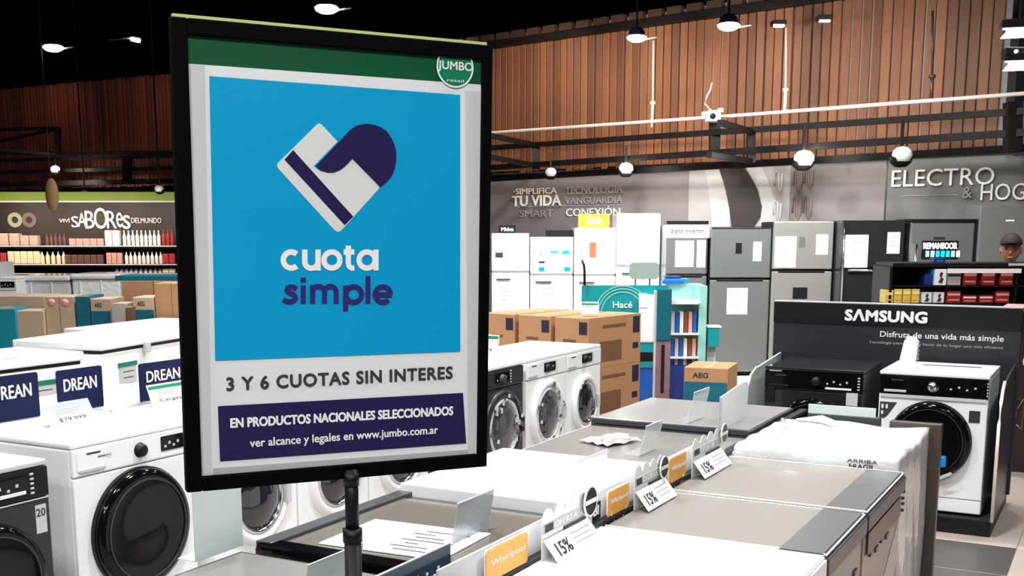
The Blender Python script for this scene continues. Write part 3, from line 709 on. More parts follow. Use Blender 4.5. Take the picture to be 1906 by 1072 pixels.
# ------------------------------------------------------------------ fridges along the back wall
GF = 'fridges along the back wall'
plr = []
def fridge(label, u0, u1, vt, vg, Y, m, d_=.66, zb=.2, handles='slot', rz=0, black_side=False, edge=None):
    a, b = at(u0, vt, Y), at(u1, vt, Y); g = at((u0 + u1) / 2, vg, Y).z; W = b.x - a.x; H = a.z - zb
    t = thing('fridge', label, 'fridge', Vector((a.x, Y, zb)), rz, GF)
    box('cabinet', edge or m, t, 0.004, W - .004, .05, d_, .02, H - .003, .008)
    up = box('upper_door', m, t, 0, W, 0, .047, g - zb + .012, H, .012, 3)
    lo = box('lower_door', m, t, 0, W, 0, .047, .05, g - zb - .012, .012, 3)
    if handles == 'slot':
        box('grip_recess', BLACK, t, W * .1, W * .88, -.001, .03, g - zb - .03, g - zb - .004, .004)
    elif handles == 'bar':
        box('door_handle', INK if m is WHITE else CHROME, lo, W * .12, W * .5, -.03, -.008, g - zb - .09, g - zb - .075, .005)
    boxes('foot', BLACK, t, [(x, x + .06, .1, .16, 0, .025) for x in (.05, W - .11)] + [(x, x + .06, d_ - .16, d_ - .1, 0, .025) for x in (.05, W - .11)])
    t['W'] = W
    return t, W, H, up, lo, a
def sheet(parent, root, u0, v0, u1, v1, Y, m=PAPER, lines=3, name='paper_sheet', y=-.004):
    a, b = at(u0, v1, Y), at(u1, v0, Y); o = root.location
    q = box(name, m, parent, a.x - o.x, b.x - o.x, y, y + .003, a.z - o.z, b.z - o.z)
    for k in range(lines):
        z = a.z - o.z + (b.z - a.z) * (.75 - .2 * k)
        box('print_line', LETG, q if parent is root else parent, a.x - o.x + (b.x - a.x) * .2, b.x - o.x - (b.x - a.x) * (.2 + .07 * k), y - .001, y + .001, z, z + .008)
    return q
def platf(u0, u1, Y, lb):
    a, b = at(u0, 430, Y), at(u1, 430, Y)
    o = box('fridge_platform', GREYW, None, 0, b.x - a.x, 0, .5, 0, .2, .006); o.location = Vector((a.x, Y - .06, 0)); tag(o, lb, 'platform')
    return o
Y1 = 13.2
platf(905, 1233, Y1, 'low pale platform under the row of white fridges')
fa, W, H, up, lo, a = fridge('white fridge nearest the sign with dark-headed notice', 915, 985, 434, 506, Y1, WHITE, handles='bar')
sheet(fa, fa, 936, 470, 956, 484, Y1, GREYW, 0); sheet(fa, fa, 922, 470, 936, 479, Y1, INK, 0, y=-.005); sheet(fa, fa, 926, 532, 955, 574, Y1, GREYW)
fb, W, H, up, lo, a = fridge('white fridge with a blue and white offer poster', 987, 1067, 441, 511, Y1, WHITE, handles='bar')
ps = sheet(fb, fb, 1001, 465, 1061, 506, Y1, PAPER, 0, 'offer_poster')
for q in ((1024, 467, 1040, 471, FADEBLUE), (1046, 466, 1060, 473, FADEBLUE), (1003, 469, 1010, 476, LETG), (1003, 486, 1014, 490, INK), (1022, 490, 1040, 494, PINK), (1003, 497, 1013, 505, BLUEV), (1050, 497, 1061, 505, BLUEV)):
    sheet(ps, fb, q[0], q[1], q[2], q[3], Y1, q[4], 0, 'print_mark', -.007)
sheet(fb, fb, 1007, 527, 1037, 572, Y1, PAPERG)
fc, W, H, up, lo, a = fridge('white fridge with an orange sticker under the orange header', 1069, 1147, 424, 512, Y1, WHITE, handles='bar')
sheet(fc, fc, 1097, 451, 1110, 479, Y1, mat('orange_sticker', (.8, .12, .05), .5), 0, 'orange_sticker')
fd, W, H, up, lo, a = fridge('tall white fridge, the brightest, beside the silver-headed one', 1149, 1230, 397, 495, Y1 - .1, WHITE, handles='bar')
hdr = thing('fridge_header', 'orange header board with white word atop a white fridge', 'header sign', Vector((at(1077, 424, Y1).x, Y1 + .1, at(1077, 424, Y1).z)))
q = at(1136, 398, Y1); box('plate', mat('yellow_header', (.85, .36, .03), .4), hdr, 0, q.x - hdr.location.x, 0, .03, 0, q.z - hdr.location.z, .004)
ptext(hdr, 1092, 402, 1122, 417, Y1, -.004, 'Gafa', LETW, .03)
hdr = thing('fridge_header', 'small black header with white word atop the nearest fridge', 'header sign', Vector((at(928, 434, Y1).x, Y1 + .1, at(928, 434, Y1).z)))
q = at(960, 418, Y1); box('plate', BLACK, hdr, 0, q.x - hdr.location.x, 0, .03, 0, q.z - hdr.location.z, .004)
ptext(hdr, 933, 423, 956, 430, Y1, -.004, 'Midea', LETW, .03)
bb = tag(box('black_tray', BLACK, None, 0, .3, 0, .4, 0, .08, .004), 'flat black tray lying on the poster fridge', 'tray'); bb.location = Vector((at(1018, 441, Y1).x, Y1 + .1, at(1018, 441, Y1).z))
# silver and steel fridges
Y2 = 12.5
platf(1246, 1440, Y2, 'pale platform with small holes under the grey steel fridge')
fe, W, H, up, lo, a = fridge('silver fridge with white header and several notices', 1241, 1319, 418, 512, Y2 + .15, STEEL, zb=.2)
q = sheet(fe, fe, 1237, 418, 1322, 443, Y2 + .15, WHITEM, 0, 'header_strip', -.006)
ptext(fe, 1248, 425, 1311, 436, Y2 + .15, -.010, 'digital inverter', INK, .0)
box('top_strip', BLACK, fe, 0, W, .0, .2, H, H + .04)
sheet(fe, fe, 1256, 448, 1292, 497, Y2 + .15); sheet(fe, fe, 1296, 447, 1314, 498, Y2 + .15, PAPERG)
ff, W, H, up, lo, a = fridge('grey steel two-door fridge with framed notice on lower door', 1325, 1437, 424, 519, Y2, STEEL, edge=BLACK)
sheet(ff, ff, 1369, 452, 1381, 472, Y2, BLACK, 0, 'display'); sheet(ff, ff, 1401, 450, 1418, 486, Y2, PAPER, 2); n_ = sheet(ff, ff, 1352, 536, 1392, 585, Y2, PAPER)
box('edge_trim', CHROME, ff, .0, W, -.002, .004, H - .012, H + .002)
Y3 = 12.4
platf(1441, 1560, Y3, 'low pale platform under the warm steel fridge')
platf(1566, 1690, Y3 - .3, 'low pale platform under the black mirror-finish fridge')
fg, W, H, up, lo, a = fridge('warm steel fridge with two white notices and dark dispenser', 1441, 1553, 412, 503, Y3, STEEL2, zb=.2, edge=BLACK)
sheet(fg, fg, 1441, 440, 1483, 498, Y3, PAPER, 2); sheet(fg, fg, 1518, 436, 1542, 474, Y3); sheet(fg, fg, 1487, 441, 1499, 460, Y3, STEEL, 0, 'display')
disp = sheet(fg, fg, 1475, 535, 1503, 556, Y3, BLACK, 0, 'dispenser')
fh, W, H, up, lo, a = fridge('black mirror-finish fridge with silver handles and notices', 1570, 1686, 410, 500, Y3 - .3, STEEL3, zb=.2, edge=STEEL3)
sheet(fh, fh, 1571, 437, 1617, 498, Y3 - .3, PAPER, 2); sheet(fh, fh, 1650, 432, 1676, 472, Y3 - .3)
tube('door_handle', CHROME, up, [(W * .02, -.02, .0 + H * .5), (W * .02, -.02, H * .98)], .012, 8)
q = at(1570, 503, Y3 - .3).z - .2
tube('door_handle', CHROME, lo, [(W * .1, -.03, q), (W * .9, -.03, q)], .012, 8)
Y4 = 11.95
platf(1690, 1822, Y4, 'low pale platform under the fridge with glowing screen')
fi, W, H, up, lo, a = fridge('grey fridge in black surround with glowing cyan screen', 1697, 1815, 414, 640, Y4, STEEL, zb=.2, edge=BLACK, handles='none', d_=.6)
box('frame_strip', BLACK, fi, W, W + .03, -.01, .5, 0, H + .01); box('frame_strip', BLACK, fi, 0, W + .03, -.01, .5, H + .001, H + .035)
tube('door_handle', CHROME, up, [(W * .07, -.05, H * .36), (W * .07, -.05, H - .22)], .014, 8)
s1 = sheet(fi, fi, 1714, 448, 1784, 482, Y4, BLACK, 0, 'screen', -.008)
ptext(s1, 1718, 452, 1781, 463, Y4, -.014, 'REMANSOOR', SCRW, .04)
for o in list(s1.children): pass
s1t = [c for c in s1.children][0]; s1t.location = (-fi.location.x, 0, -fi.location.z)
for k in range(7):
    u = 1722 + k * 9.5
    sheet(s1, fi, u, 467, u + 7, 478, Y4, (SCRG, SCRW, CYAN, CYAN, CYAN, SCRG, SCRW)[k], 0, 'icon', -.012)
sheet(fi, fi, 1737, 441, 1759, 445, Y4, CHROME, 0, 'brand_mark', -.006)
Y5 = 11.9
platf(1826, 1945, Y5, 'low pale platform under the tall grey cabinet fridge')
fj, W, H, up, lo, a = fridge('tall plain grey fridge behind the person with cap', 1826, 1945, 381, 600, Y5, mat('satin_grey_steel', (.27, .28, .27), .3, .5, var=.05), zb=.2, handles='none', d_=.42)
sheet(fj, fj, 1872, 409, 1888, 412, Y5, LETW, 0, 'brand_mark')

# ------------------------------------------------------------------ person behind the red goods shelf
def person():
    Yp = 9.55; hx = at(1884, 430, Yp).x
    t = thing('person', 'person in a dark cap and dark shirt standing behind red goods', 'person', Vector((hx, Yp, 0)), R(-24))
    me = bpy.data.meshes.new('b')
    J = [(0, 0, .93), (0, 0, 1.08), (0, .01, 1.22), (0, .01, 1.36), (0, 0, 1.42), (0, 0, 1.47),
         (.17, .01, 1.37), (.22, .0, 1.12), (.24, -.06, .88), (.245, -.09, .79), (-.17, .01, 1.37), (-.22, .0, 1.12), (-.24, -.06, .88), (-.245, -.09, .79),
         (.09, 0, .88), (.1, -.01, .48), (.1, .02, .08), (.1, -.12, .03), (-.09, 0, .88), (-.1, -.01, .48), (-.1, .02, .08), (-.1, -.12, .03)]
    E = [(0, 1), (1, 2), (2, 3), (3, 4), (4, 5), (3, 6), (6, 7), (7, 8), (8, 9), (3, 10), (10, 11), (11, 12), (12, 13), (0, 14), (14, 15), (15, 16), (16, 17), (0, 18), (18, 19), (19, 20), (20, 21)]
    rad = [.14, .13, .15, .13, .058, .055, .07, .045, .033, .03, .07, .045, .033, .03, .09, .06, .042, .035, .09, .06, .042, .035]
    me.from_pydata(J, E, []); o = bpy.data.objects.new('body', me); COL.objects.link(o); o.parent = t
    md = o.modifiers.new('s', 'SKIN'); sv = me.skin_vertices[0].data
    for i, r in enumerate(rad): sv[i].radius = (r, r * (.75 if i < 4 else 1)); 
    sv[0].use_root = True
    md2 = o.modifiers.new('u', 'SUBSURF'); md2.levels = 2; md2.render_levels = 2
    me.materials.append(SHIRT)
    def blob(name, m, rx, ry, rz_, c, cut=None, seg=20, shape=None):
        bm = bmesh.new(); bmesh.ops.create_uvsphere(bm, u_segments=seg, v_segments=14, radius=1)
        for v in bm.verts:
            x, y, z = v.co
            k = 1.0
            if shape == 'head' and z < 0: k = 1 + z * .28
            v.co = Vector((c[0] + x * rx * k, c[1] + y * ry * (k if z < 0 else 1), c[2] + z * rz_))
        if cut is not None:
            bmesh.ops.delete(bm, geom=[v for v in bm.verts if v.co.z < cut], context='VERTS')
        return link(name, mesh(bm), m, t, True)
    hz = at(1884, 466, Yp).z
    hd_ = blob('head', SKIN, .078, .095, .118, (0, -.01, hz), shape='head')
    def sub(name, m, rx, ry, rz_, c):
        bm = bmesh.new(); bmesh.ops.create_uvsphere(bm, u_segments=10, v_segments=8, radius=1)
        for v in bm.verts: v.co = Vector((c[0] + v.co.x * rx, c[1] + v.co.y * ry, c[2] + v.co.z * rz_))
        return link(name, mesh(bm), m, hd_, True)
    sub('nose', SKIN, .013, .02, .022, (0, -.108, hz - .015)); sub('mouth', PINK, .024, .008, .007, (0, -.093, hz - .055))
    for s_ in (-1, 1):
        sub('eye', INK, .012, .006, .007, (s_ * .032, -.096, hz + .012)); sub('ear', SKIN, .01, .02, .03, (s_ * .078, 0, hz))
        sub('eyebrow', CAP, .018, .006, .004, (s_ * .032, -.099, hz + .03))
    sub('neck', SKIN, .05, .052, .09, (0, .005, hz - .13))
    blob('cap', CAP, .088, .106, .1, (0, -.005, hz + .045), cut=hz + .04)
    poly('cap_peak', CAP, t, circ(0, 0, .08, .075, 20), 0, .01).matrix_basis = Matrix.Translation((0, -.1, hz + .05)) @ Matrix.Rotation(R(80), 4, 'X')
    for s_ in (-1, 1):                              # hands with five fingers each
        h = box('hand', SKIN, t, s_ * .245 - .018, s_ * .245 + .018, -.13, -.055, .70, .79, .014)
        for k, L in enumerate((.07, .08, .075, .06)):
            tube('finger', SKIN, h, [(s_ * .245, -.118 + .018 * k, .71), (s_ * .243, -.12 + .018 * k, .71 - L * .55), (s_ * .232, -.118 + .018 * k, .71 - L)], [.0085, .008, .006], 6)
        tube('thumb', SKIN, h, [(s_ * .24, -.125, .765), (s_ * .235, -.15, .74), (s_ * .228, -.155, .71)], [.010, .009, .007], 6)
    return t
person()
# ------------------------------------------------------------------ shelf with red goods behind the display
Ys = 8.75
sx = at(1662, 500, Ys).x
sh = thing('goods_shelf', 'low dark goods shelf packed with red and yellow packs', 'shelf', Vector((sx, Ys, 0)))
SW = at(1960, 500, Ys).x - sx
zt = at(1800, 497, Ys).z; z1 = at(1800, 531, Ys).z; z0 = at(1800, 564, Ys).z
box('backboard', BLACK, sh, 0, SW, .38, .42, 0, zt); box('top_board', BLACK, sh, 0, SW, .0, .42, zt, zt + .03, .004); box('top_edge', GREYW, sh, SW * .72, SW, -.006, .0, zt + .01, zt + .028)
box('shelf_board', BLACK, sh, 0, SW, 0, .38, z1 - .012, z1); box('shelf_board', BLACK, sh, 0, SW, 0, .38, z0 - .02, z0)
box('side_panel', BLACK, sh, -.02, 0, 0, .42, 0, zt); box('side_panel', BLACK, sh, at(1892, 500, Ys).x - sx, at(1896, 500, Ys).x - sx, 0, .38, 0, zt)
box('price_strip', PAPER, sh, SW * .34, SW * .8, -.012, -.002, zt - .045, zt - .012)
box('base', BLACK, sh, 0, SW, 0, .38, 0, z0 - .02)
def pk(u, lvl, wpx, hpx, m, label, grp, logo=None, Yp=Ys + .02, cat='pack', strips=None):
    zb = z1 if lvl else z0
    a = at(u, 500, Yp).x; wd = (wpx) * Yp / 2150; hh = hpx * Yp / 2150
    t = thing('goods_pack', label, cat, Vector((a, Yp, zb)), 0, grp)
    box('box', m, t, 0, wd * .95, 0, .14, 0, hh, .004)
    if strips: box('label_band', strips, t, .004, wd * .95 - .004, -.002, 0, hh * .62, hh * .82); box('label_band', PINK, t, .01, wd * .95 - .01, -.0015, 0, hh * .2, hh * .3)
    if logo: poly('printed_figure', INK, t, [(wd * .3, hh * .2), (wd * .6, hh * .12), (wd * .72, hh * .4), (wd * .55, hh * .5), (wd * .66, hh * .75), (wd * .5, hh * .85), (wd * .36, hh * .66), (wd * .48, hh * .45)], -.003, .002)
    return t
RG = 'red and dark packs on the low goods shelf'
for i in range(3): pk(1795 + i * 34, 1, 26, 27, RED, 'red pack on the upper level of the goods shelf, %s' % ('left one', 'middle one', 'right one')[i], RG, strips=PINK)
pk(1765, 1, 26, 26, PAPERG, 'grey printed pack beside the upper red packs', RG, strips=INK)
for i, u in enumerate((1766, 1796, 1827, 1857)): pk(u, 0, 27, 22 if i in (0, 3) else 14, RED, 'red pack on the lower level of the goods shelf, %s' % ('leftmost', 'second from left', 'second from right', 'rightmost')[i], RG, strips=PAPER if i in (1, 2) else PINK)
pk(1741, 1, 23, 30, PAPER, 'white pack with black figure, upper of three', RG, True, Ys + .0, strips=None)
for i, u in enumerate((1718, 1741)): pk(u, 0, 21, 20, PAPER, 'white pack with black figure, lower %s one' % ('left', 'right')[i], RG, True)
pk(1722, 1, 17, 20, DBLUE, 'dark blue pack left of the upper white figure pack', RG); pk(1735, 1, 5, 28, BLUEV, 'slim blue pack squeezed between upper packs', RG)
for i in range(4): pk(1651 + i * 16.4, 0, 15.5, 26 - (i == 0) * 2, YELL, 'yellow pack on the lower goods level, %s' % ('leftmost', 'second', 'third', 'rightmost')[i], 'yellow packs left on the goods shelf', strips=mat('pale_yellow', (.85, .75, .4), .5), Yp=Ys - .0)
tp = thing('goods_pack', 'small blue and violet pack on top of the goods shelf', 'pack', Vector((at(1742, 497, Ys).x, Ys + .05, zt + .03)), 0, RG)
box('box', DBLUE, tp, 0, .09, 0, .1, 0, .035, .004); box('label_band', BLUEV, tp, .02, .07, -.002, 0, .008, .02)

# ------------------------------------------------------------------ display stand with two washers
DZ = R(-28.2)
ds = thing('display_stand', 'black branded display stand holding two washers on a plinth', 'display stand', P(7.06, -2.12, 0), DZ)   # x runs along E2, y along E1
DW = 1.53
box('plinth', BLACK, ds, 0, DW, 0, 1.0, 0, .095, .006); box('plinth_top', DEDGE, ds, 0, DW, .0, 1.0, .0955, .1)
BPY = .78
PANG = mat('display_panel_grey', (.016, .018, .023), .45, var=.06)
box('back_panel', PANG, ds, -.02, DW + .03, BPY, BPY + .05, .1, 1.2, .003)
hb = box('header_panel', BLACK, ds, -.02, DW + .03, BPY - .012, BPY + .05, 1.16, 1.30, .003)
box('header_edge', GREYW, ds, -.02, DW + .03, BPY - .012, BPY + .05, 1.301, 1.308)
text('lettering', 'S\u039bMSUNG', LETW, ds, .47, .99, 1.19, 1.262, BPY - .02, .075, .006, track=1.05)
text('lettering', 'Disfruta de una vida más simple', LETW, ds, .70, 1.46, 1.075, 1.125, BPY - .006, .012, .004)
text('lettering', 'Tecnología pensada para hacer de tu hogar uno más eficiente', LETG, ds, .63, 1.46, 1.035, 1.058, BPY - .006, .02, .004)
def side(name, m, x0, x1):
    bm = bmesh.new(); pts = [(-.02, .1), (-.02, .70), (.02, .80), (.08, .86), (.16, .90), (.78, .95), (.78, .1)]
    a = [bm.verts.new((x0, y, z)) for y, z in pts]; b = [bm.verts.new((x1, y, z)) for y, z in pts]
    bm.faces.new(a); bm.faces.new(b[::-1])
    for i in range(len(pts)): bm.faces.new((a[i], b[i], b[(i + 1) % len(pts)], a[(i + 1) % len(pts)]))
    bmesh.ops.recalc_face_normals(bm, faces=bm.faces); return link(name, mesh(bm), m, ds)
side('side_panel', FROST, .03, .043)
side('side_panel', DEDGE, DW + .0, DW + .012)
tube('edge_tube', RODW, ds, [(DW + .006, -.03, .1), (DW + .006, -.03, .68), (DW + .006, .01, .80), (DW + .006, .07, .865), (DW + .006, .16, .905)], .010, 8)
tube('edge_tube', RODW, ds, [(.036, -.03, .1), (.036, -.03, .68), (.036, .01, .80), (.036, .07, .865), (.036, .2, .905)], .008, 8)
W7 = P(7.06 + .06 + .3, -2.12 + .30 + .04, .1)
GD = 'washers on the branded display stand'
k1 = front_loader('washing_machine', 'black washer on the branded stand, behind the wrapped washer', P(7.16 + .3, -1.69, .1), DZ, .62, .6, .83, mat('black_enamel', (.018, .018, .02), .22, .2, coat=.4), 'black', .225, .42, 0, (.07, .26), 1, GD, panelm=GLOSS)
box('screen_strip', PAPER, k1, .08, .24, -.312, -.302, .705, .717, .001); box('sticker', GREYW, k1, .21, .28, -.306, -.3, .61, .69); box('sticker', BLACK, k1, -.3, -.24, -.306, -.3, .6, .7)
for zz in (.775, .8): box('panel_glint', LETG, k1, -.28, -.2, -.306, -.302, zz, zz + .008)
k2 = front_loader('washing_machine', 'white washer with black round door on the branded stand', P(7.1 + .3, -.965, .1), DZ, .62, .6, .85, WHITE, 'black', .232, .445, .0, (.08, .29), 2, GD, panelm=GLOSS)
box('chrome_strip', GREYW, k2, -.3, .3, -.309, -.3, .69, .71, .003)
poly('energy_sticker', INK, k2, [(-.30, .56), (-.30, .66), (-.20, .66), (-.25, .58), (-.27, .56)], -.302, .002)
boxes('sticker_marks', PAPER, k2, [(-.29, -.278, -.3035, -.302, .62, .645), (-.265, -.253, -.3035, -.302, .62, .645), (-.29, -.278, -.3035, -.302, .585, .605)])
box('sticker', DEDGE, k2, .21, .27, -.3035, -.3, .57, .64)
box('blue_tag', BLUEV, k2, .03, .11, -.385, -.36, .30, .37, .012)
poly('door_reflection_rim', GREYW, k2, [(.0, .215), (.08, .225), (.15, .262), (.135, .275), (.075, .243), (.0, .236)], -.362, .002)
box('top_slot', DEDGE, k2, -.12, .22, .1, .12, .849, .853)
# info tower on the white display washer
it = thing('info_stand', 'white folded price stand atop the white display washer', 'price holder', P(7.25, -1.2, .95), DZ)
poly('card', PAPER, it, [(0, 0), (.10, 0), (.115, .17), (.10, .2), (.05, .2), (.03, .17)], 0, .006)
for k in range(6): lathe('spiral_loop', GREYW, it, [(.006, -.004), (.009, 0), (.006, .004)], .113, 0, .04 + .025 * k, n=10)
box('foot', PAPER, it, -.02, .11, -.05, .04, 0, .006, .002)

# ------------------------------------------------------------------ right row of top loaders (towards the right aisle)
HT = .85
GR = 'top-lid appliances in the right half of the double row'
def top_loader(name, label, s0, s1, tf, tb, face, h=HT, lid=GTOP, edge=WHITEM, body=WHITE, group=None, style='glass', trim=.012, strip=False, lidth=.02):
    w_ = s1 - s0; d_ = abs(tf - tb); rz = ROW if face > 0 else ROW + math.pi
    t = thing(name, label, 'washing machine', P((s0 + s1) / 2, (tf + tb) / 2, 0), rz, group)
    x0, x1, y0, y1 = -w_ / 2 + .004, w_ / 2 - .004, -d_ / 2, d_ / 2
    box('cabinet', body, t, x0, x1, y0 + .01, y1 - .002, .03, h - lidth - .012, .008)
    box('lid_frame', edge, t, x0, x1, y0, y1, h - lidth - .01, h - .004, .005)
    box('lid', lid, t, x0 + trim, x1 - trim, y0 + (.03 if strip else trim), y1 - trim, h - .01, h, .004 if style == 'glass' else .01, 3)
    box('front_strip', edge if style != 'glass' else DEDGE, t, x0, x1, y0 - .006, y0 + .012, h - .07, h - .012, .004)
    boxes('foot', BLACK, t, [(sx * (w_ / 2 - .08) - .025, sx * (w_ / 2 - .08) + .025, sy * (d_ / 2 - .1) - .025, sy * (d_ / 2 - .1) + .025, 0, .035) for sx in (-1, 1) for sy in (-1, 1)])
    return t
ra = top_loader('washing_machine', 'white-lidded washer at bottom right, nearest in its row', 2.45, 3.24, -.705, -1.42, 1, HT + .005, WHITE, WHITE, WHITE, GR, 'white', .004)
rb = top_loader('washing_machine', 'taupe glass-lidded washer just behind the nearest white lid', 3.258, 3.825, -.705, -1.42, 1, HT, GTOP, DEDGE, mat('beige_front', (.22, .20, .18), .25, var=.25, scale=8), GR)
rc = top_loader('washing_machine', 'taupe glass-lidded washer in front of the film wrapped one', 3.845, 4.57, -.705, -1.42, 1, HT, GTOP, DEDGE, mat('rosy_beige_front', (.20, .15, .135), .2, var=.3, scale=6), GR)
GSTRIP = mat('cool_grey_strip', (.095, .11, .112), .3, var=.04)
box('lid_band', GSTRIP, rb, -.278, .278, -.345, -.215, HT - .003, HT + .0012); box('lid_band', GSTRIP, rc, -.35, .35, -.345, -.215, HT - .003, HT + .0012)
for t_, w_ in ((rb, .567), (rc, .725)):
    box('edge_line', PAPER, t_, w_ / 2 - .012, w_ / 2 - .006, -.35, .35, HT - .006, HT + .001); box('edge_line', PAPER, t_, -w_ / 2 + .006, -w_ / 2 + .012, -.35, .35, HT - .006, HT + .001)
    box('edge_line', GREYW, t_, -w_ / 2 + .006, w_ / 2 - .006, -.356, -.35, HT - .008, HT - .002)
# control fronts with small marks, papers behind film
for t_, n_ in ((rb, 5), (rc, 4)):
    for k in range(n_): box('front_mark', DEDGE, t_, -.24 + .1 * k, -.19 + .1 * k, -.353, -.342, .66 - .01 * (k % 2), .68 - .01 * (k % 2), .002)
poly('printed_shape', mat('cream_print', (.58, .52, .45), .4, var=.1), rc, [(-.3, .3), (-.05, .42), (.2, .58), (.33, .66), (.33, .5), (.2, .38), (.0, .25), (-.3, .05)], -.352, .004)
box('printed_band', mat('maroon_print', (.10, .04, .045), .3, var=.4, scale=20), rc, -.3, .33, -.354, -.35, .68, .76)
# film wrapped machine
wm = thing('wrapped_washer', 'washer wrapped in white stretch film at end of the row', 'washing machine', P(5.0, -1.085, 0), ROW, GR)
box('cabinet', WHITE, wm, -.39, .39, -.34, .34, .03, .86, .01)
def crumple(name, m, parent, x0, x1, y0, y1, z0, z1, amp, cuts=14, seed=1):
    rnd = random.Random(seed); bm = bmesh.new(); badd(bm, x0, x1, y0, y1, z0, z1, .02, 2)
    bmesh.ops.subdivide_edges(bm, edges=[e for e in bm.edges if e.calc_length() > .1], cuts=cuts, use_grid_fill=True)
    for v in bm.verts:
        n = (math.sin(v.co.x * 23 + v.co.z * 9 + seed) * math.sin(v.co.y * 17 + v.co.x * 11) + math.sin(v.co.x * 7 - v.co.y * 13) * .6 + rnd.uniform(-.3, .3)) * amp
        if v.co.z > z1 - .01: v.co.z += n
        else: v.co.x += n * .5; v.co.y += n * .5
    return link(name, mesh(bm), m, parent, True)
crumple('film_cover', WRAP, wm, -.405, .405, -.352, .325, .05, .895, .006)
lmp = tube('film_fold', WRAP, wm, [(.36, .25, .895), (.3, .12, .915), (.2, .0, .905), (.1, -.1, .896)], [.006, .02, .014, .004], 8)
tube('film_fold', WRAP, wm, [(.3, .3, .9), (.1, .24, .905), (-.2, .2, .896)], [.01, .012, .004], 8)
text('lettering', 'FRAGIL', INK, wm, .0, .1, 0, .02, 0, .04, .001).matrix_basis = Matrix.Translation((-.405, -.16, .84)) @ Matrix.Rotation(R(-90), 4, 'Z')
text('lettering', 'ARRIBA', INK, wm, .0, .12, 0, .015, 0, .0, .001).matrix_basis = Matrix.Translation((-.4065, -.15, .865)) @ Matrix.Rotation(R(-90), 4, 'Z')
boxes('foot', BLACK, wm, [(sx * .3 - .03, sx * .3 + .03, sy * .25 - .03, sy * .25 + .03, 0, .05) for sx in (-1, 1) for sy in (-1, 1)])
for k in range(5): box('film_mark', INK, wm, -.3 + .01 * (k % 2), -.285 + .01 * (k % 2), -.362, -.35, .66 + .025 * k, .67 + .025 * k)
# dark end panel
ep = tag(box('end_panel', mat('dark_taupe_panel', (.075, .06, .052), .3, .2, var=.15), None, -.02, .03, -.33, -.10, 0, .91, .004), 'dark taupe upright panel closing the row behind the wrapped washer', 'panel')
ep.location = P(5.45, -1.02, 0); ep.rotation_euler = (0, 0, ROW)
gp = tag(box('glass_strip', FROST, None, 0, .32, 0, .008, 0, .045, .002), 'frosted strip standing behind the wrapped washer top', 'strip')
gp.location = P(5.52, -1.32, .905); gp.rotation_euler = (0, 0, DZ)
gsup = tag(box('panel_foot', DEDGE, None, 0, .34, -.01, .05, 0, .905, .004), 'dark post carrying the frosted strip', 'post'); gsup.location = P(5.52, -1.32, 0); gsup.rotation_euler = (0, 0, DZ)

# ------------------------------------------------------------------ left row (towards the left aisle)
GL = 'top-lid appliances in the left half of the double row'
la = top_loader('washing_machine', 'grey-lidded washer at bottom centre, left of the pole', 1.75, 2.50, -2.25, -1.46, -1, HT, GTOP2, DEDGE, DEDGE, GL, trim=.02)
lb2 = top_loader('washing_machine', 'dark framed glossy lid appliance carrying a leaflet', 2.56, 3.335, -2.25, -1.46, -1, HT, GTOPG, DEDGE, DEDGE, GL, trim=.05)
box('rear_strip', DEDGE, lb2, -.385, .385, -.395, -.335, HT - .01, HT + .012, .004); box('side_bar', GLOSS, lb2, .335, .405, -.38, .38, HT - .015, HT + .01, .008)
lid = top_loader('chest_freezer', 'thick white lidded chest right of the sign bottom', 3.35, 4.14, -2.26, -1.46, -1, HT + .03, WHITE, WHITE, WHITE, GL, 'white', .0, lidth=.05); lid['category'] = 'chest freezer'
box('lid_gap', BLACK, lid, -.388, .388, -.39, .39, HT - .034, HT - .026)
ld = top_loader('washing_machine', 'white-edged grey lid washer carrying a red leaflet', 4.15, 5.01, -2.26, -1.46, -1, HT, GTOP2, WHITE, WHITE, GL, trim=.014)
le = top_loader('washing_machine', 'grey-lidded washer with dark side, farthest in left half', 5.02, 5.80, -2.25, -1.46, -1, HT + .035, mat('pale_grey_lid', (.2, .202, .2), .3, coat=.2, var=.03), DEDGE, DEDGE, GL, trim=.01)
# leaflets
lf = tag(box('leaflet', PAPER, None, -.16, .16, -.21, .21, 0, .003), 'white printed leaflet lying on the dark framed glossy lid', 'leaflet'); lf.location = P(2.82, -1.88, HT + .002); lf.rotation_euler = (0, 0, ROW + R(3))
for k in range(7): box('print_line', INK, lf, -.12 + .035 * k, -.11 + .035 * k, -.17 + .05 * (k % 3), -.02 + .03 * (k % 2), .003, .0036)
lf2 = thing('leaflet', 'crumpled red and white leaflet on the white-edged lid', 'leaflet', P(4.62, -1.98, HT + .001), ROW + R(70))
bm = bmesh.new()
g = [[bm.verts.new((-.09 + .03 * i, -.11 + .037 * j, .004 + .012 * abs(math.sin(i * 1.7 + j)))) for j in range(7)] for i in range(7)]
for i in range(6):
    for j in range(6): bm.faces.new((g[i][j], g[i + 1][j], g[i + 1][j + 1], g[i][j + 1]))
link('sheet', mesh(bm), PAPER, lf2)
for k in range(4): box('red_print', PINK, lf2, -.06 + .03 * k, -.045 + .03 * k, -.08 + .02 * k, .06, .014, .018)

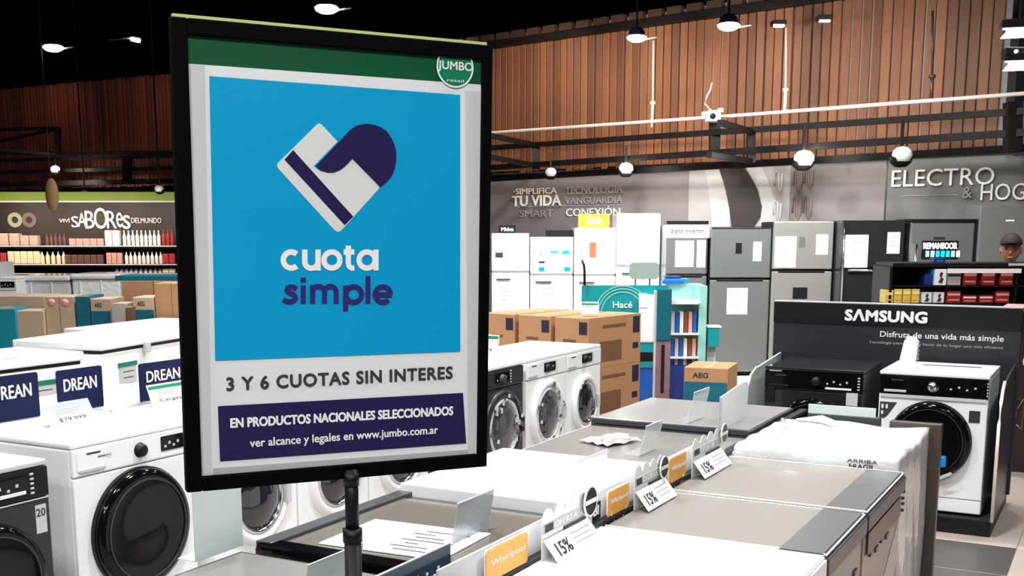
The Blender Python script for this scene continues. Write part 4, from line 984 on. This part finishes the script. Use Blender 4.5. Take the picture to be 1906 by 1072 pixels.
# ------------------------------------------------------------------ divider between the two halves
dv = thing('divider_rail', 'white divider board with black foot running between the washer halves', 'divider', P(2.3, -1.44, HT), ROW)
box('foot_rail', BLACK, dv, .0, 3.6, -.026, .012, .001, .016, .002)
box('upright_board', WHITEM, dv, .0, 2.15, .0, .006, .012, .105, .001)
text('lettering', 'BI', LETW, dv, .925, .965, .035, .065, -.006, .02, .003)
box('dark_plate', BLACK, dv, .90, .985, -.003, .001, .02, .075)
GO = 'orange brand plates on the divider'
def oplate(label, s0, s1, z0, z1, body):
    t = thing('brand_plate', label, 'brand plate', P(s0, -1.42, HT + z0), ROW, GO)
    w_ = s1 - s0; h_ = z1 - z0
    poly('rim', PAPER, t, rrect(-.003, w_ + .003, -.003, h_ + .003, .014), -.001, .003); poly('plate', ORANGE, t, rrect(0, w_, 0, h_, .012), -.0035, .003)
    text('lettering', body, LETW, t, w_ * .1, w_ * .92, h_ * .4, h_ * .66, -.005, .0, .001)
    ring('swoosh', LETW, t, w_ * .5, h_ * .5, w_ * .42, .003, -.0048, .001, 200, 330, 20)
oplate('orange plate with white script, nearest, right of the pole', 2.50, 2.735, .018, .105, 'Whirlpool')
oplate('orange plate with white script, middle of the three', 3.30, 3.475, .018, .10, 'Whirlpool')
oplate('orange plate with white script, farthest of the three', 3.86, 4.04, .018, .11, 'Whirlpool')
def offer(label, s, w_=.24, price='15%', sc=1.0):
    t = thing('offer_sign', label, 'offer sign', P(s, -1.40, HT + .004), ROW, 'white scalloped offer signs'); t.scale = (sc,) * 3
    pts = [(0, 0), (w_, 0), (w_, .125)]
    n = 4
    for k in range(n):
        for j in range(7):
            a = R(j * 30); cx = w_ - (k + .5) * w_ / n; pts.append((cx + w_ / n * .42 * math.cos(a), .125 + .022 * math.sin(a)))
    pts.append((0, .125))
    poly('scalloped_card', PAPER, t, pts, 0, .002)
    b = box('banner', PAPERG, t, .0, w_, -.002, 0, .078, .106); text('lettering', 'OFERTA', LETW, b, w_ * .25, w_ * .75, .082, .102, -.003, .03, .001)
    box('banner_shadow_print', INK, t, w_ * .05, w_ * .22, -.0028, -.001, .081, .103)
    box('dark_line', INK, t, w_ * .45, w_ * .92, -.006, 0, .064, .071)
    pc = box('price_card', PAPER, t, 0, w_ * .98, -.0015, 0, -.075, .0); pc.matrix_basis = Matrix.Translation((0, -.004, .062)) @ Matrix.Rotation(R(-38), 4, 'X')
    box('price_card_edge', GREYW, pc, 0, w_ * .98, -.002, .0004, -.078, -.074)
    text('price', price, INK, pc, w_ * .12, w_ * .40, -.062, -.022, -.003, .03, .001)
    for k in range(3): box('print_line', LETG, pc, w_ * .5, w_ * .9, -.0025, -.001, -.02 - .016 * k, -.017 - .016 * k)
    return t
offer('scalloped white offer sign with tilted price card, nearest', 2.79, .31)
offer('scalloped white offer sign, second, before the middle orange plate', 3.48, .28)
offer('scalloped white offer sign, farthest, near the wrapped washer', 4.06, .34)
def disc(label, s, zc, r, t_=-1.385):
    t = thing('round_sign', label, 'round sign', P(s, t_, HT), ROW, 'round black discs on the divider')
    lathe('disc', BLACK, t, [(0, -.002), (r, -.002), (r, .002), (0, .002)], 0, 0, zc, n=32, smooth=False)
    ring('rim', PAPER, t, 0, zc, r * 1.12, r * .1, -.0025, .005)
    box('white_bar', PAPER, t, -r * .95, r * .95, -.0035, -.002, zc - r * .16, zc + r * .16)
    box('stem', ACRY, t, -.006, .006, -.002, .002, .002, zc - r)
disc('black round sign with white bar, nearest, above white lid', 3.09, .12, .042)
disc('black round sign with white bar, middle one on divider', 3.72, .11, .036)
disc('black round sign with white bar, farthest near wrapped washer', 4.40, .125, .036)

# curved acrylic stands
def curved(label, s0, t0, w_, h_, m, rz, z=HT, lean=.03, group='curved acrylic stands', cat='acrylic stand'):
    t = thing('acrylic_stand', label, cat, P(s0, t0, z), rz, group)
    bm = bmesh.new(); rows = []
    for i in range(9):
        k = i / 8; zz = h_ * k; yy = -lean * math.sin(k * 1.57) ** 2
        rows.append([bm.verts.new((0, yy, zz + .001)), bm.verts.new((w_, yy, zz + .001 + .0)), bm.verts.new((w_, yy + .003, zz + .001)), bm.verts.new((0, yy + .003, zz + .001))])
    for a, b in zip(rows, rows[1:]):
        for k in range(4): bm.faces.new((a[k], a[(k + 1) % 4], b[(k + 1) % 4], b[k]))
    bm.faces.new(rows[0]); bm.faces.new(rows[-1]); bmesh.ops.recalc_face_normals(bm, faces=bm.faces)
    link('sheet', mesh(bm), m, t)
    box('edge_trim', GREYW, t, 0, w_, -lean - .001, -lean + .004, h_ - .002, h_ + .002)
    box('foot', m, t, 0, w_, 0, .07, 0, .002)
    return t
nb = thing('brand_board', 'dark blue glass board with white letters at bottom centre', 'brand board', P(2.05, -1.55, HT), ROW, 'glass boards low in the picture')
poly('plate', NAVYG, nb, rrect(0, .49, 0, .10, .004), 0, .005); box('edge_trim', GREYW, nb, 0, .49, -.001, .006, .10, .103)
text('lettering', 'Whirl', LETW, nb, .22, .43, .0, .055, -.0015, .01, .001)
curved('smoky curved stand between dark blue board and orange plate', 2.83, -1.72, .22, .13, SMOKE, ROW, lean=.02)
curved('tall pale frosted stand under the lower left sign corner', 2.335, -2.275, .20, .24, FROST, ROW, z=HT, lean=.0)
curved('short pale curved stand right beside the sign pole', 2.22, -1.80, .24, .09, FROST, ROW, lean=.02)
curved('clear curved stand on the thick white chest lid', 3.45, -1.62, .24, .13, ACRY, ROW, z=HT + .03)
curved('clear curved stand on the white-edged grey lid', 4.37, -1.74, .19, .13, ACRY, ROW)
curved('clear curved stand on the farthest grey lid', 5.05, -1.77, .22, .15, ACRY, ROW, z=HT + .035)
wp = thing('white_board', 'blank white board standing at the far end of the row', 'board', P(4.97, -1.585, HT + .035), ROW, 'glass boards low in the picture')
poly('plate', WHITEM, wp, [(0, 0), (.42, 0), (.42, .17), (.34, .18), (0, .15)], 0, .006)
box('edge_trim', GREYW, wp, 0, .01, -.002, .007, 0, .15)

# small holders on the front loaders near the boxes
price_holder('white price holder with green header beside the sign edge', P(5.95, -3.95, .95), DZ, .17, .16, GREEN, 12, '$999', 2)
price_holder('white price holder with green header on the middle trio washer', P(6.72, -3.82, .95), DZ, .20, .13, GREEN, 12, '$899', 2)
# ------------------------------------------------------------------ brown cartons beyond the front loaders
bz = R(-38)
GC = 'brown cartons beyond the end of the washer row'
BX = [(1033, 'right', .33), (955, 'middle', .33), (880, 'left', .33)]
for i, (u, nm, wd) in enumerate(BX):
    p = at(1033, 590, 9.2) + Vector((-.79, .62, 0)) * .37 * i
    for lv, (zb_, hh) in enumerate(((.27, .42), (.69, .41))):
        t = carton('%s brown carton, %s one of the three stacks' % (('lower', 'upper')[lv], nm), Vector((p.x, p.y, zb_)), bz, wd, .78, hh, group=GC, side=True, slots=True, printbox=MARKP)
    o = tag(box('carton', CARD, None, 0, wd, 0, .78, 0, .27, .004), 'bottom carton under the %s brown carton stack' % nm, 'carton', GC); o.location = Vector((p.x, p.y, 0)); o.rotation_euler = (0, 0, bz)
for k, (u, v) in enumerate(((1105, 580),)):
    price_holder('white price card with green header on the teal stand ledge', at(1098, 585, 9.2), 0, .13, .09, GREEN, 10, None, 2)
# half-teal carton by the fridge
ae = carton('brown carton with teal lower part before the steel fridge', P(9.35, -3.32, .0), DZ + R(8), .38, .5, .62, group=GC, band=TEALB, bandh=.80, mark='AEG', slots=False)

# ------------------------------------------------------------------ teal promotion stand
Yt = 10.4
ts = thing('promotion_stand', 'teal promotion stand with white round emblem and shelves', 'display stand', Vector((at(1083, 500, Yt).x, Yt, 0)))
tx0 = ts.location.x
def TX(u, Y=Yt): return at(u, 500, Y).x - tx0
def TZ(v, Y=Yt): return at(1200, v, Y).z
poly('header_board', TEAL, ts, rrect(0, TX(1245), TZ(583), TZ(531), .02), 0, .03)
for r_ in (.195, .225, .25): ring('arc', MINT, ts, TX(1160), TZ(583), r_ * 1.0, .008, -.004, .004, 8, 172, 30)
text('lettering', 'Hacé', LETW, ts, TX(1142), TX(1178), TZ(573), TZ(561), -.006, .02, .004)
box('left_post', TEALD, ts, TX(1083), TX(1088), 0, .05, 0, TZ(583)); 
box('neck_panel', WHITEM, ts, TX(1190), TX(1219), -.06, .0, TZ(636), TZ(548), .01); box('neck_panel', WHITEM, ts, TX(1189), TX(1204), -.064, -.06, TZ(572), TZ(545), .004)
box('lower_teal', TEAL, ts, TX(1192), TX(1218), -.05, .0, TZ(654), TZ(637)); box('dark_slot', BLACK, ts, TX(1192), TX(1218), -.045, .0, TZ(672), TZ(655)); box('lower_teal', TEAL, ts, TX(1192), TX(1218), -.05, .0, TZ(682), TZ(673))
box('lower_board', BLUEP, ts, TX(1192), TX(1218), -.04, .0, 0, TZ(683)); box('edge_strip', GREYW, ts, TX(1218), TX(1222), -.08, .0, 0, TZ(540))
box('tall_panel', TEALD, ts, TX(1222), TX(1249), -.10, -.02, TZ(632), TZ(537), .006); box('rose_panel', mat('rose_panel', (.22, .13, .15), .5, var=.3, scale=9), ts, TX(1222), TX(1249), -.09, -.02, 0, TZ(633))
box('dark_inset', BLACK, ts, TX(1232), TX(1238), -.095, -.02, TZ(728), TZ(640)); box('mint_panel', MINT, ts, TX(1250), TX(1316), .28, .32, 0, TZ(530))
box('mint_panel', MINT, ts, TX(1303), TX(1318), .0, .3, .0, TZ(532), .004)
for v in (562, 620, 664): box('shelf_board', WHITEM, ts, TX(1250), TX(1304), -.04, .28, TZ(v + 3), TZ(v), .003)
box('shelf_header', WHITEM, ts, TX(1250), TX(1300), -.05, -.03, TZ(566), TZ(557), .004)
box('shelf_base', DBLUE, ts, TX(1250), TX(1330), -.06, .3, 0, TZ(680)); 
sb = tag(box('teal_box', TEAL, None, 0, .1, 0, .2, 0, .18, .005), 'small teal box unit beside the mint stand', 'box'); sb.location = Vector((at(1317, 640, Yt).x, Yt - .02, TZ(646)))
box('box_top', WHITEM, sb, -.002, .12, -.005, .2, .18, .192)
sbs = tag(box('thin_post', GREYW, None, 0, .08, .05, .15, 0, TZ(646), .004), 'thin grey post under the small teal box', 'post'); sbs.location = Vector((at(1318, 640, Yt).x, Yt, 0))
k = 0
for v, n, hp in ((664, 6, 34), (620, 6, 40), (562, 0, 0), (680, 7, 14)):
    for i in range(n):
        u = 1252 + i * 8.2; m = (BLUEP, PAPERG, BLUEP, PAPER, CARDD, PINK, BLUEP)[(i + (v == 620)) % 7]
        nth = ORD[i]
        o = tag(box('slim_pack', m, None, 0, 7 * Yt / 2150, 0, .12, 0, hp * Yt / 2150, .004), 'slim %s pack, %s from left on the promotion stand, %s shelf' % ({BLUEP: 'blue', PAPERG: 'grey', PAPER: 'white', CARDD: 'brown', PINK: 'pink'}[m], nth, {664: 'middle', 620: 'upper', 680: 'lowest'}[v]), 'pack', 'packs on the teal promotion stand'); o.location = Vector((at(u, 500, Yt).x, Yt + .02, TZ(v) + .0005))
# plate and packs on top
pt = thing('plate_sign', 'grey green rounded plate on short legs atop the teal stand', 'sign', Vector((at(1172, 500, Yt).x, Yt + .01, TZ(531))))
pw_ = 56 * Yt / 2150
poly('plate', mat('sage_plate', (.27, .36, .32), .35), pt, rrect(0, pw_, .055, .205, .04), 0, .03)
for x in (.05, .12, .18): box('leg', INK if x != .12 else WHITEM, pt, x, x + .012, .005, .02, 0, .06)
cp_ = tag(tube('black_cane', BLACK, None, [at(1083, 484, Yt - .03), at(1087, 494, Yt - .03), at(1088, 505, Yt - .03), at(1088, 531, Yt - .03)], .012, 8), 'thin black bent rod rising at the left of the teal stand', 'rod')
for i in range(3):
    o = tag(box('flat_pack', (BLUEP, BLUEV, DBLUE)[i], None, 0, (.2, .23, .14)[i], 0, .15, 0, .022, .004), 'flat blue pack on the mint stand top, %s' % ('lowest of pile', 'middle of pile', 'top of pile')[i], 'pack', 'flat blue packs on the mint stand'); o.location = Vector((at(1240 + 3 * i, 500, Yt).x, Yt + .24, TZ(530) + .0225 * i))

# ------------------------------------------------------------------ the promotional sign
SX, SY, SZ, SH, YAW, PIT, ROL = -0.29170179, 1.99806375, 1.72487991, 0.76871239, 0.46009703, 0.01745352, 0.01122016
SWD = .56
sgn = thing('promotional_sign', 'large black framed promotional poster sign on a thin pole', 'sign')
sgn.matrix_basis = Matrix.Translation((SX, SY, SZ)) @ Matrix.Rotation(YAW, 4, 'Z') @ Matrix.Rotation(PIT, 4, 'X') @ Matrix.Rotation(ROL, 4, 'Y')
MI = sgn.matrix_basis.inverted()
def sg(u, v):                                      # sign plane coordinates of a feature of the poster
    o = MI @ Vector((0, 0, CZ)); d = MI.to_3x3() @ (at(u, v, 1.0) - Vector((0, 0, CZ)))
    k = -o.y / d.y; p = o + d * k
    return (p.x, p.z)
hw, hh = SWD / 2, SH / 2
bw = .026
fr = boxes('frame', mat('black_frame', (.0012, .0012, .002), .6, spec=.05), sgn, [(-hw, -hw + bw, -.001, .022, -hh, hh), (hw - bw * .75, hw, -.001, .022, -hh, hh), (-hw + bw, hw - bw * .75, -.001, .022, hh - bw, hh), (-hw + bw, hw - bw * .75, -.001, .022, -hh, -hh + bw)], .003)
box('top_reflection', mat('lime_reflection', (.55, .68, .25), .4), sgn, -hw + .004, hw - .01, .004, .016, hh - .001, hh + .005)  # lime reflection on the frame's top edge, put in as a coloured strip
box('backing_board', SGREY, sgn, -hw + .012, hw - .012, .008, .016, -hh + .012, hh - .012)
def pp(name, m, pts, lay, th=.0006): return poly(name, m, sgn, [sg(*p) for p in pts], .008 - .0006 * lay - th, th)
pp('green_band', SGREEN, [(343, 58), (902, 98), (901, 157), (344, 117)], 1)
pp('paper_sheet', SWHITE, [(344, 117), (901, 157), (890, 857), (366, 902)], 1)
pp('paper_fold', mat('poster_edge', (.62, .64, .65), .3, var=.05), [(344, 118), (383, 121), (396, 872), (392, 900), (366, 903)], 2, .0004)
pp('paper_fold', mat('poster_edge', (.62, .64, .65), .3), [(868, 168), (900, 170), (890, 857), (874, 850)], 2, .0004)
pp('paper_fold', mat('poster_grey', (.47, .47, .47), .3, var=.04), [(398, 873), (874, 838), (874, 858), (396, 900)], 2.2, .0004)
pp('blue_field', SBLUE, [(391, 141), (859, 176), (859, 655), (402, 672)], 3)
pp('purple_field', SPURP, [(407, 757), (864, 732), (870, 826), (411, 860)], 3)
cx_, cz_ = sg(849, 124); rr_ = .0345
poly('emblem', mat('emblem_fresh_green', (.0, .20, .09), .4), sgn, [(cx_ + rr_ * math.cos(R(a)), cz_ + rr_ * math.sin(R(a))) for a in [x for x in range(150, 391, 8)]], .0045, .0006)
ring('emblem_ring', LETW, sgn, cx_, cz_, rr_ * 1.03, .0028, .0038, .0006, 140, 400, 40)
def stext(body, p00, p11, m, bold=0.0, lay=5, rot=0.0, track=1.0, name='lettering'):   # from lower left to upper right picture corners
    a, b = sg(*p00), sg(*p11)
    o = text(name, body, m, sgn, 0, b[0] - a[0], 0, b[1] - a[1], 0, bold, .0005, track=track)
    o.matrix_basis = Matrix.Translation((a[0], .008 - .0006 * lay, a[1])) @ Matrix.Rotation(-rot, 4, 'Y')
    return o
stext('JUMBO', (817, 132), (882, 117), LETW, .02, 7)
stext('retail', (834, 151), (865, 148), LETW, 0, 7)
# the heart made of a card and a hand
pp('card_shape', mat('poster_offwhite', (.72, .73, .71), .35, var=.02), [(591, 232), (596, 229), (601, 232), (629, 262), (660, 292), (709, 349), (637, 429), (631, 432), (625, 429), (520, 314), (517, 309), (519, 303)], 4)
pp('card_gap', SBLUE, [(585, 309), (630, 263), (632, 266), (640, 290), (600, 320)], 4.6, .0004)
pp('card_stripe', SPURP, [(547, 279), (659, 403), (643, 419), (531, 297)], 5)
hand = [(589, 309)]
hand += [(648, 247), (655, 240), (664, 234), (675, 231), (687, 230), (699, 232), (711, 237), (722, 245), (730, 256), (736, 269), (739, 284), (739, 300), (736, 315), (730, 328), (722, 338), (709, 348)]
hand += [(657, 295), (650, 303), (642, 311), (633, 317), (622, 321), (611, 321), (601, 318), (594, 314)]
pp('hand_shape', SPURP, hand, 6)
def ang(p, q):
    a, b = sg(*p), sg(*q); return math.atan2(b[1] - a[1], b[0] - a[0])
CUO = mat('poster_purple_text', (.03, .02, .16), .35)
def stroke(pts, wd, lay=5, m=None, parent=None):       # a flat ribbon letter stroke; points in twice-and-three-quarter enlarged picture units
    P2 = [Vector(sg(500 + x / 2.75, 210 + y / 2.75)) for x, y in pts]
    h = wd / 2.75 / 2 * (SH / 850.0)
    bm_ = stroke.bm; stroke.k += 1; y = .008 - .0006 * lay - .0004 - 3e-5 * stroke.k; L_, R_ = [], []
    for i, p in enumerate(P2):
        d = (P2[min(i + 1, len(P2) - 1)] - P2[max(i - 1, 0)]).normalized(); n = Vector((-d.y, d.x))
        a, b = p + n * h, p - n * h
        L_.append(bm_.verts.new((a.x, y, a.y))); R_.append(bm_.verts.new((b.x, y, b.y)))
    for i in range(len(P2) - 1): bm_.faces.new((L_[i], L_[i + 1], R_[i + 1], R_[i]))
def arc(cx, cy, r, a0, a1, n=24): return [(cx + r * math.cos(R(a0 + (a1 - a0) * i / n)), cy - r * math.sin(R(a0 + (a1 - a0) * i / n))) for i in range(n + 1)]
def word(name, m, strokes, wd):
    stroke.bm = bmesh.new(); stroke.k = 0
    for q in strokes: stroke(q, wd)
    bmesh.ops.recalc_face_normals(stroke.bm, faces=stroke.bm.faces)
    for f in stroke.bm.faces:
        if f.normal.y > 0: f.normal_flip()
    return link(name, mesh(stroke.bm), m, sgn)
word('lettering', LETW, [arc(120, 754, 41, 48, 312), [(189, 700), (189, 762)] + arc(223, 762, 34, 180, 360) + [(257, 700)], [(257, 700), (257, 808)], arc(328, 754, 41, 0, 360, 36),
                         [(412, 680), (412, 772), (417, 787), (430, 796), (443, 794)], [(388, 713), (443, 713)], arc(508, 754, 41, 0, 360, 36), [(554, 700), (554, 808)]], 29)
word('lettering', CUO, [[(148, 903), (134, 894), (116, 891), (100, 897), (96, 909), (104, 920), (122, 927), (138, 936), (143, 949), (134, 963), (114, 969), (94, 966), (78, 956)],
                        [(181, 884), (181, 978)], [(181, 843), (181, 870)], [(229, 882), (229, 978)], [(229, 925)] + arc(260, 919, 30, 180, 0, 14) + [(290, 978)], [(290, 925)] + arc(320, 919, 30, 180, 0, 14) + [(350, 978)],
                        [(398, 884), (398, 1016)], arc(440, 931, 40, 0, 360, 36), [(513, 836), (513, 978)], arc(589, 931, 40, -2, 318, 30), [(552, 933), (636, 933)]], 28)
def line_text(body, bl, br, hpx, m, bold, track=1.0):   # bl/br: picture ends of the baseline
    a, b = sg(*bl), sg(*br); top = sg(bl[0], bl[1] - hpx)
    L = math.hypot(b[0] - a[0], b[1] - a[1]); rot = math.atan2(b[1] - a[1], b[0] - a[0])
    o = text('lettering', body, m, sgn, 0, L, 0, top[1] - a[1], 0, bold, .0005, track=track)
    o.matrix_basis = Matrix.Translation((a[0], .008 - .0006 * 5, a[1])) @ Matrix.Rotation(-rot, 4, 'Y')
line_text('3 Y 6 CUOTAS SIN INTERES', (424, 728), (844, 705), 24, INK, .05, 1.1)
line_text('EN PRODUCTOS NACIONALES SELECCIONADOS', (431, 797), (845, 773), 17, LETW, .06, 1.0)
line_text('ver alcance y legales en www.jumbo.com.ar', (467, 838), (817, 812), 20, LETW, .02, 1.0)
# pole
px_, py_ = at(648, 900, SY).x + .004, SY + .012
def locp(p): return MI @ Vector(p)
pb_ = at(648, 886, SY).z
tube('pole', BLACK, sgn, [locp((px_, py_, pb_ - .12)), locp((px_, py_, pb_ + .01))], .0125, 16)
tube('pole_sleeve', BLACK, sgn, [locp((px_, py_, .02)), locp((px_, py_, pb_ - .11))], .0155, 16)
tube('pole_collar', BLACK, sgn, [locp((px_, py_, pb_ - .125)), locp((px_, py_, pb_ - .10))], .018, 16)
tube('pole_socket', BLACK, sgn, [locp((px_, py_, pb_ - .02)), locp((px_, py_, pb_ + .005))], [.0145, .0155], 16)
o = lathe('base_plate', BLACK, sgn, [(0, 0), (.16, 0), (.16, .008), (.03, .02), (0, .02)], 0, 0, 0, 'z', 36); o.matrix_basis = MI @ Matrix.Translation((px_, py_, 0))
